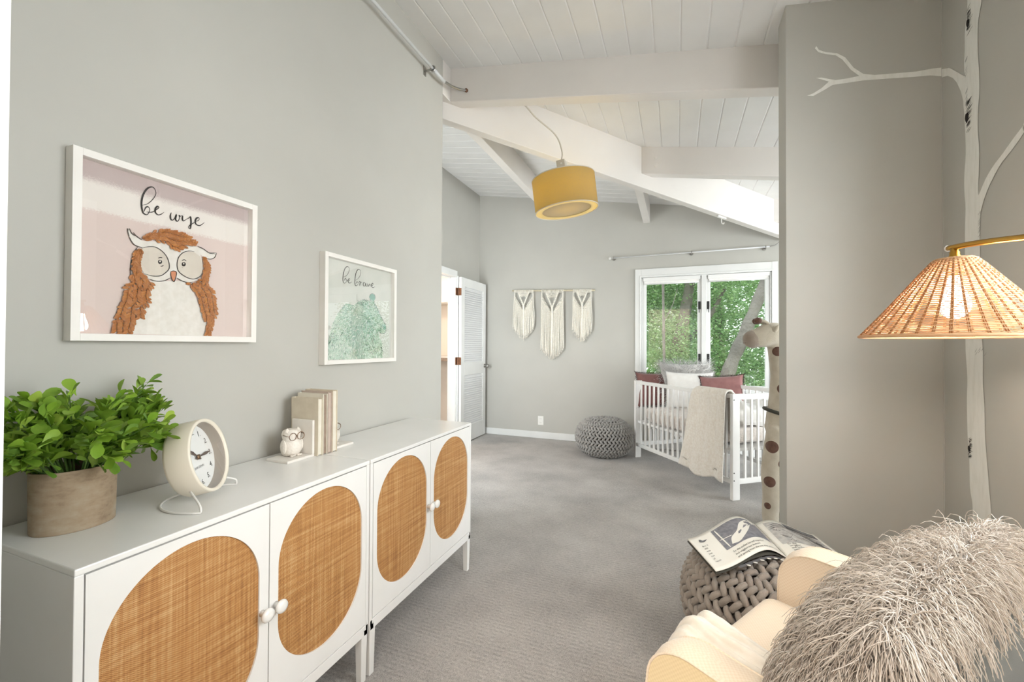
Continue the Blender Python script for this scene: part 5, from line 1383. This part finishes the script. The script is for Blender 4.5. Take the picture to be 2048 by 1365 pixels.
def muslin():
    t = thing('muslin_throw', 'rumpled cream muslin throw on the armchair seat beside the near arm', 'blanket', ch(.15, .25, .46), NCZ)
    def P(u, v):
        x = -.062 + .50 * v; y = .112 + .215 * u
        edge = min(u, 1 - u) * 6; edge = min(1, edge)
        z = .465 + .11 * sin(PI * min(1, u * .9 + .1)) ** .7 * (1 - .35 * v)
        w_ = u + .10 * sin(v * 4.0) + .05 * noise.noise(Vector((u * 4, v * 4, 5)))
        ridge = lambda q: (1 - abs(sin(q))) ** 1.5
        z += edge * (.016 * ridge(w_ * 11 + 1) + .011 * ridge(w_ * 21 + v * 3) + .007 * ridge(w_ * 37 - v * 4) + .016 * noise.noise(Vector((u * 7, v * 3, 0))))
        if v < .16: z -= (.16 - v) ** 2 * 4.2; x += (.16 - v) * .05
        if u > .9: z -= (u - .9) * .45
        return Vector((x - .15, y - .25, max(z, .457 if v > .16 else .30) - .46))
    m = MB(); m.grid(P, 130, 70); m.build('muslin_cloth', M['muslin'], t, smooth=True, solid=.006)
muslin()

def shag_pillow():
    w, h, th = .60, .47, .23
    base = ch(.265, .30, .395)
    t = thing('shag_pillow', 'large shaggy taupe pillow with a grey velvet back on the armchair', 'pillow', base)
    # pillow x runs across the seat, its shaggy front (-y) faces the front of the chair, its top leans back
    A = Matrix(((0, 1, 0, 0), (1, 0, 0, 0), (0, 0, 1, 0), (0, 0, 0, 1)))
    R = Matrix.Rotation(NCZ, 4, 'Z') @ Matrix.Rotation(-.08, 4, 'Z') @ A @ Matrix.Rotation(rad(-21), 4, 'X') @ Matrix.Translation((0, 0, h / 2))
    m = cushion(w, h, th, 30, .05); m.xf(R); m.F = [q[::-1] for q in m.F]; b = m.build('velvet_cover', M['velvet'], t, smooth=True)
    n = 54000
    u = rng.uniform(-1, 1, (n, 2)); k = np.sqrt(np.clip(1 - np.abs(u) ** 2.6, 0, 1)).prod(1)
    P = np.stack([u[:, 0] * w / 2, -th / 2 * k, u[:, 1] * h / 2], 1)
    ed = np.abs(u).max(1)
    D = np.stack([u[:, 0] * 1.1, -(.35 + k * 1.0), u[:, 1] * 1.0 - .1], 1)
    # extra rows along the seam spill outwards
    n2 = 19000; q = rng.uniform(0, 4, n2); s = q.astype(int); a = 2 * (q - s) - 1
    E = np.where((s == 0)[:, None], np.stack([a, -np.ones(n2)], 1), np.where((s == 1)[:, None], np.stack([np.ones(n2), a], 1), np.where((s == 2)[:, None], np.stack([-a, np.ones(n2)], 1), np.stack([-np.ones(n2), -a], 1))))
    E = E * rng.uniform(.93, 1, (n2, 1))
    P2 = np.stack([E[:, 0] * w / 2, rng.uniform(-.03, .006, n2), E[:, 1] * h / 2], 1)
    D2 = np.stack([E[:, 0], rng.uniform(-.5, .6, n2), E[:, 1]], 1)
    R3 = np.array(R.to_3x3()); T3 = np.array(R.translation)
    nz = lambda q: q / np.linalg.norm(q, axis=1, keepdims=True)
    V, F = strands(P @ R3.T + T3, nz(D) @ R3.T, .056, .00085, 7, 2.0, .4, .20, .5)
    VB, FB = strands(P2 @ R3.T + T3, nz(D2) @ R3.T, .080, .00085, 8, 2.0, .4, .20, .5)
    V, F = np.concatenate([V, VB]), np.concatenate([F, FB + len(V)])
    o = np_obj('shag_pile', V, F, M['shag'], t); o['kind'] = 'stuff'; o['label'] = 'long shaggy taupe pile'
shag_pillow()

# ------------------------------------------------------------------ open picture book on the pouf
def open_book():
    o = Vector((.33, 1.93, .40)); t = thing('open_book', 'open black and white picture book lying on the taupe pouf', 'book', o)
    Lf, Ln, S0, S1 = Vector((.042, 1.865, .425)), Vector((.131, 1.656, .415)), Vector((.321, 2.122, .428)), Vector((.389, 1.861, .416))
    Rf, Rn = Vector((.540, 2.125, .417)), Vector((.612, 1.915, .405))
    def left(s, q):          # s 0 outer edge .. 1 spine ; q 0 far .. 1 near
        a = Lf.lerp(S0, s); b = Ln.lerp(S1, s); p = a.lerp(b, q)
        p.z += .052 * (sin(PI * s ** 1.7)) ** 1.2 * (1 - .15 * q); return p
    def right(s, q):         # s 0 spine .. 1 outer edge
        a = S0.lerp(Rf, s); b = S1.lerp(Rn, s); p = a.lerp(b, q)
        p.z += .030 * sin(PI * min(1, (1 - s) ** 1.7)) * (1 - .15 * q); return p
    cov = MB()
    for fn in (left, right): cov.grid(lambda u, v, fn=fn: (lambda p: Vector((p.x, p.y, p.z - .010 - .6 * max(0, p.z - .445))))(fn(u, v)), 16, 10)
    cov.build('cover', M['velvet'], t, smooth=True, org=o, solid=.003)
    m = MB(); m.grid(lambda u, v: left(u * .995, v), 28, 12); lp = m.build('left_page', M['page'], t, smooth=True, org=o, solid=.0025)
    m = MB(); m.grid(lambda u, v: right(.005 + u * .995, v), 24, 12); rp = m.build('right_page', M['page'], t, smooth=True, org=o, solid=.0025)
    # strip of the picture on the leaf below, showing under the raised page
    m = MB(); m.grid(lambda u, v: left(.30 + .66 * u, .94 + .06 * v) + Vector((.004, -.010, -.012 - .016 * sin(PI * u))), 16, 3); un = m.build('under_page', M['greyink'], t, smooth=True, org=o)
    for i in range(6):
        c = left(.42 + .095 * i, 1.0) + Vector((.004, -.012, -.0105 - .016 * sin(PI * (.18 + .14 * i)))); m = MB(); m.ell(c, (.008, .005, .0012), 12, 6); m.build('white_dot', M['page'], un, smooth=True, org=o)
    up = .0022
    def on(fn, s, q): p = fn(s, q); return Vector((p.x, p.y, p.z + up))
    def panel(fn, s0, s1, q0, q1, mat, nm, par, lift=0):
        m = MB(); m.grid(lambda u, v: on(fn, s0 + (s1 - s0) * u, q0 + (q1 - q0) * v) + Vector((0, 0, lift)), 16, 12); return m.build(nm, mat, par, smooth=True, org=o)
    ink1 = simple('grey_wash_picture', '#8b8b92', .7, '#74747c', 60)
    panel(left, .30, .965, .07, .66, ink1, 'picture', lp)
    def blob(fn, pts, mat, nm, par, lift):
        m = MB(); P = [(a, b) for a, b, *_ in spline(pts + [pts[0]], 5)][:-1]
        c = (sum(p[0] for p in P) / len(P), sum(p[1] for p in P) / len(P)); n = len(P)
        V = [on(fn, *c) + Vector((0, 0, lift))]
        for k in (.5, 1): V += [on(fn, c[0] + (a - c[0]) * k, c[1] + (b - c[1]) * k) + Vector((0, 0, lift)) for a, b in P]
        F = [(0, 1 + i, 1 + (i + 1) % n) for i in range(n)] + [(1 + i, 1 + n + i, 1 + n + (i + 1) % n, 1 + (i + 1) % n) for i in range(n)]
        m.add(V, F); return m.build(nm, mat, par, smooth=True, org=o)
    # plain picture : a pale hillside shape, a window bar and a few clouds
    blob(left, [(.40, .60), (.45, .46), (.56, .38), (.66, .22), (.80, .13), (.88, .17), (.80, .28), (.72, .42), (.62, .54), (.50, .63)], M['page'], 'pale_shape', lp, .0006)
    blob(left, [(.83, .11), (.90, .09), (.94, .13), (.89, .16)], M['page'], 'pale_shape', lp, .0006)
    for pts in ([(.34, .10), (.36, .64)], [(.31, .38), (.47, .42)]):
        m = MB(); ribbon(m, spline([pts[0], ((pts[0][0] + pts[1][0]) / 2, (pts[0][1] + pts[1][1]) / 2), pts[1]], 6), .008, lambda a, b: on(left, a, b) + Vector((0, 0, .0005))); m.build('pale_bar', M['page'], lp, org=o)
    blob(left, [(.11, .13), (.10, .20), (.15, .24), (.20, .20), (.17, .22), (.14, .19), (.13, .15)], M['greyink'], 'crescent', lp, .0005)
    def write(fn, txt, s0, q0, size, par, ar, vertical=False):
        V, F = text_mesh(txt, 1.0); m = MB()
        m.add([on(fn, s0 + v[0] * size, q0 - v[1] * size * ar) + Vector((0, 0, .0006)) for v in V], F); m.build('text_line', M['ink'], par, org=o)
    for i, tx in enumerate(('So she pulled herself together', 'and wiggled her bottom', 'and sprang from the top step of the porch.')):
        write(left, tx, .345, .775 + .072 * i, .036, lp, 1.55)
    for i in range(7):
        write(left, ('But it', 'still', 'was', 'just', 'out', 'of', 'reach')[i], .085 , .36 + .075 * i, .034, lp, 1.55)
    ink2 = simple('pale_grey_wash_picture', '#c9c7c3', .7, '#a9a7a5', 40)
    panel(right, .10, .94, .07, .72, ink2, 'picture', rp)
    panel(right, .42, .94, .07, .25, M['greyink'], 'dark_corner', rp, .0004)
    r = random.Random(8); m = MB()
    for i in range(46):
        a, b = r.uniform(.14, .86), r.uniform(.16, .66); s = [(a, b)]
        for _ in range(3): s.append((min(.92, s[-1][0] + r.uniform(.02, .06)), min(.70, max(.10, s[-1][1] + r.uniform(-.05, .06)))))
        ribbon(m, spline(s, 4), .003, lambda x, y: on(right, x, y) + Vector((0, 0, .0008)))
    for k in range(3):
        ribbon(m, spline([(.12, .18 + .05 * k), (.35, .14 + .05 * k), (.6, .26 + .06 * k), (.8, .46 + .05 * k), (.88, .62 + .02 * k)], 6), .006, lambda x, y: on(right, x, y) + Vector((0, 0, .0009)))
    m.build('ink_drawing', M['ink'], rp, org=o)
    for i, tx in enumerate(('So she', 'wriggled', 'and looked', 'again.')): write(right, tx, .16, .76 + .055 * i, .05, rp, 1.1)
open_book()

# ------------------------------------------------------------------ rattan reading lamp
def reading_lamp():
    bx, by = .885, .70
    t = thing('floor_lamp', 'brass floor lamp with a lit woven rattan cone shade over the armchair', 'lamp', (bx, by, 0)); o = t.location
    sx, sy = .700, 1.490
    zr, za = 1.243, 1.455
    m = MB(); m.lathe([(0, 0), (.125, 0), (.125, .012), (.12, .018), (.012, .022), (0, .022)], 48, (bx, by, 0), cap=False); m.build('base', M['brass'], t, smooth=True, bevel=.002, org=o)
    m = MB(); m.tube(spline([(bx, by, .02), (bx, by, .8), (bx, by, 1.30), (bx - .004, by + .03, 1.36), (bx - .016, by + .09, 1.39)], 8), .0075, 10); m.build('pole', M['brass'], t, smooth=True, org=o)
    m = MB(); m.tube(spline([(bx - .016, by + .09, 1.39), (.79, 1.09, 1.43), (.737, 1.315, 1.464), (.712, 1.43, 1.479), (sx - .004, sy + .018, 1.4845)], 8), .0075, 12); m.build('arm', M['brass'], t, smooth=True, org=o)
    m = MB(); m.ell((sx - .005, sy + .020, 1.4843), (.008, .004, .0085), 12, 8); m.build('arm_end_cap', M['white_metal'], t, smooth=True, org=o)
    m = MB(); m.lathe([(0, 1.482), (.0085, 1.482), (.0085, 1.472), (.0105, 1.470), (.0105, 1.462), (.012, 1.46), (.012, 1.45), (0, 1.45)], 18, (sx, sy, 0), cap=False); m.build('swivel', M['brass'], t, smooth=True, org=o)
    R, Rt = .200, .030
    prof = [(Rt, za - .004), (.046, za - .010), (.095, za - .075), (.15, za - .149), (R, zr)]
    PP = spline([(a, b) for a, b in prof], 12)
    def at(l):
        k = l * (len(PP) - 1); i = min(int(k), len(PP) - 2); f = k - i; return PP[i][0] + (PP[i + 1][0] - PP[i][0]) * f, PP[i][1] + (PP[i + 1][1] - PP[i][1]) * f
    w = MB(); NR = 56; NS = 40
    for i in range(NR):
        l = i / (NR - 1); r0, z0 = at(l); n = 80; pts = []
        for k in range(n):
            q = 2 * PI * k / n; wv = .0013 * cos(NS / 2 * q + PI * (i % 2)); pts.append((sx + (r0 + wv) * cos(q), sy + (r0 + wv) * sin(q), z0 + .0006 * sin(7 * q + i)))
        w.tube(pts, .00165, 5, closed=True)
    sh = w.build('rattan_shade', M['reed'], t, smooth=True, org=o)
    s = MB()
    for k in range(NS):
        q = 2 * PI * k / NS
        for dq in (-.010, .010):
            s.tube([(sx + at(l)[0] * cos(q + dq), sy + at(l)[0] * sin(q + dq), at(l)[1]) for l in np.linspace(0, 1, 9)], .0016 if k % 3 else .0022, 5)
    s.build('stake', M['reed_dark'], sh, smooth=True, org=o)
    m = MB(); m.tube([(sx + R * cos(q), sy + R * sin(q), zr - .001) for q in np.linspace(0, 2 * PI, 81)[:-1]], .0042, 8, closed=True); m.build('rim', M['reed'], sh, smooth=True, org=o)
    m = MB(); m.lathe([(0, za - .001), (Rt + .002, za - .003), (Rt + .002, za - .006), (0, za - .006)], 30, (sx, sy, 0), cap=False); m.build('crown_disc', M['reed'], sh, smooth=True, org=o)
    m = MB(); m.lathe([(0, za - .004), (.016, za - .004), (.018, za - .05), (0, za - .05)], 18, (sx, sy, 0), cap=False); m.build('socket', M['brass'], t, smooth=True, org=o)
    m = MB(); m.ell((sx, sy, za - .128), (.032, .032, .038), 18, 12); m.lathe([(.013, za - .052), (.016, za - .075), (.026, za - .105)], 16, (sx, sy, 0), cap=False); m.build('bulb', M['bulb_white'], t, smooth=True, org=o)
reading_lamp()

# ------------------------------------------------------------------ birch painted on the walls of the reading corner
def mural():
    o = Vector((UR, 2.05, 1.2)); t = thing('painted_birch_mural', 'white birch tree painted across the right wall and the stub wall', 'mural', o)
    ub, va = UR - .0015, VA - .0015
    def strip(A, B, name, mat, fn):
        n = max(len(A), len(B)) * 4
        def res(P):
            P = [(a, b) for a, b, *_ in spline(P, 6)]; L = [0]
            for p, q in zip(P, P[1:]): L.append(L[-1] + math.dist(p, q))
            return [(float(np.interp(s * L[-1], L, [p[0] for p in P])), float(np.interp(s * L[-1], L, [p[1] for p in P]))) for s in np.linspace(0, 1, n)]
        A, B = res(A), res(B); m = MB(); V = []
        for p, q in zip(A, B): V += [fn(*p), fn(*q)]
        m.add(V, [(2 * i, 2 * i + 1, 2 * i + 3, 2 * i + 2) for i in range(n - 1)]); return m.build(name, mat, t, org=o)
    fb = lambda a, b: (ub, a, b); fa = lambda a, b: (a, va, b)
    tl = [(2.080, 2.66)] + TRUNK_L + [(2.070, .03)]; tr_ = [(2.002, 2.66)] + TRUNK_R + [(1.965, .03)]
    tk = strip(tl, tr_, 'trunk', M['mural'], fb)
    h = len(TWIG_R) // 2; A = TWIG_R[:h] + [(1.62, 2.02), (1.50, 2.20)]; B = TWIG_R[h:][::-1] + [(1.61, 1.985), (1.49, 2.19)]
    ub -= .0004; strip(A, B, 'branch', M['mural'], fb)
    P = BR_B; m = MB(); m.poly([fb(*p) for p in [(VA - .001, P[0][1])] + P[1:-1] + [(VA - .001, P[-1][1])]]); m.build('branch', M['mural'], t, org=o)
    m = MB(); m.poly([fa(min(a, UR - .001), b) for a, b in BR_A]); m.build('branch', M['mural'], t, org=o)
    ub -= .0004
    r = random.Random(12)
    for (y, z), s in ((KNOT_k1, .9), (KNOT_k2, 1.1), (KNOT_k3, .7)):
        m = MB()
        m.poly([fb(y + (.010 * cos(q)) * s, z + .017 * s * sin(q) * (1 + .2 * sin(3 * q))) for q in np.linspace(0, 2 * PI, 16)[:-1]])
        for i in range(34):
            a = r.uniform(-.010, .006) * s; b = r.uniform(-.055, .055) * s; L = r.uniform(.012, .03) * s
            ribbon(m, [(y - a, z + b), (y - a - L * .5, z + b + L * .35), (y - a - L, z + b + L * .55)], .0009, lambda p, q: fb(min(p, 2.10), q))
        m.build('knot', M['ink'], t, org=o)
    m = MB()
    for i in range(26):
        y, z = (2.093, r.uniform(2.13, 2.30)) if i < 12 else ((2.026, r.uniform(1.60, 1.72)) if i < 20 else (r.uniform(2.0, 2.05), r.uniform(1.175, 1.2)))
        ribbon(m, [(y, z), (y - .006, z + .006), (y - .014, z + .014)], .0006, lambda p, q: fb(p, q))
    m.build('bark_strokes', M['greyink'], t, org=o)
mural()
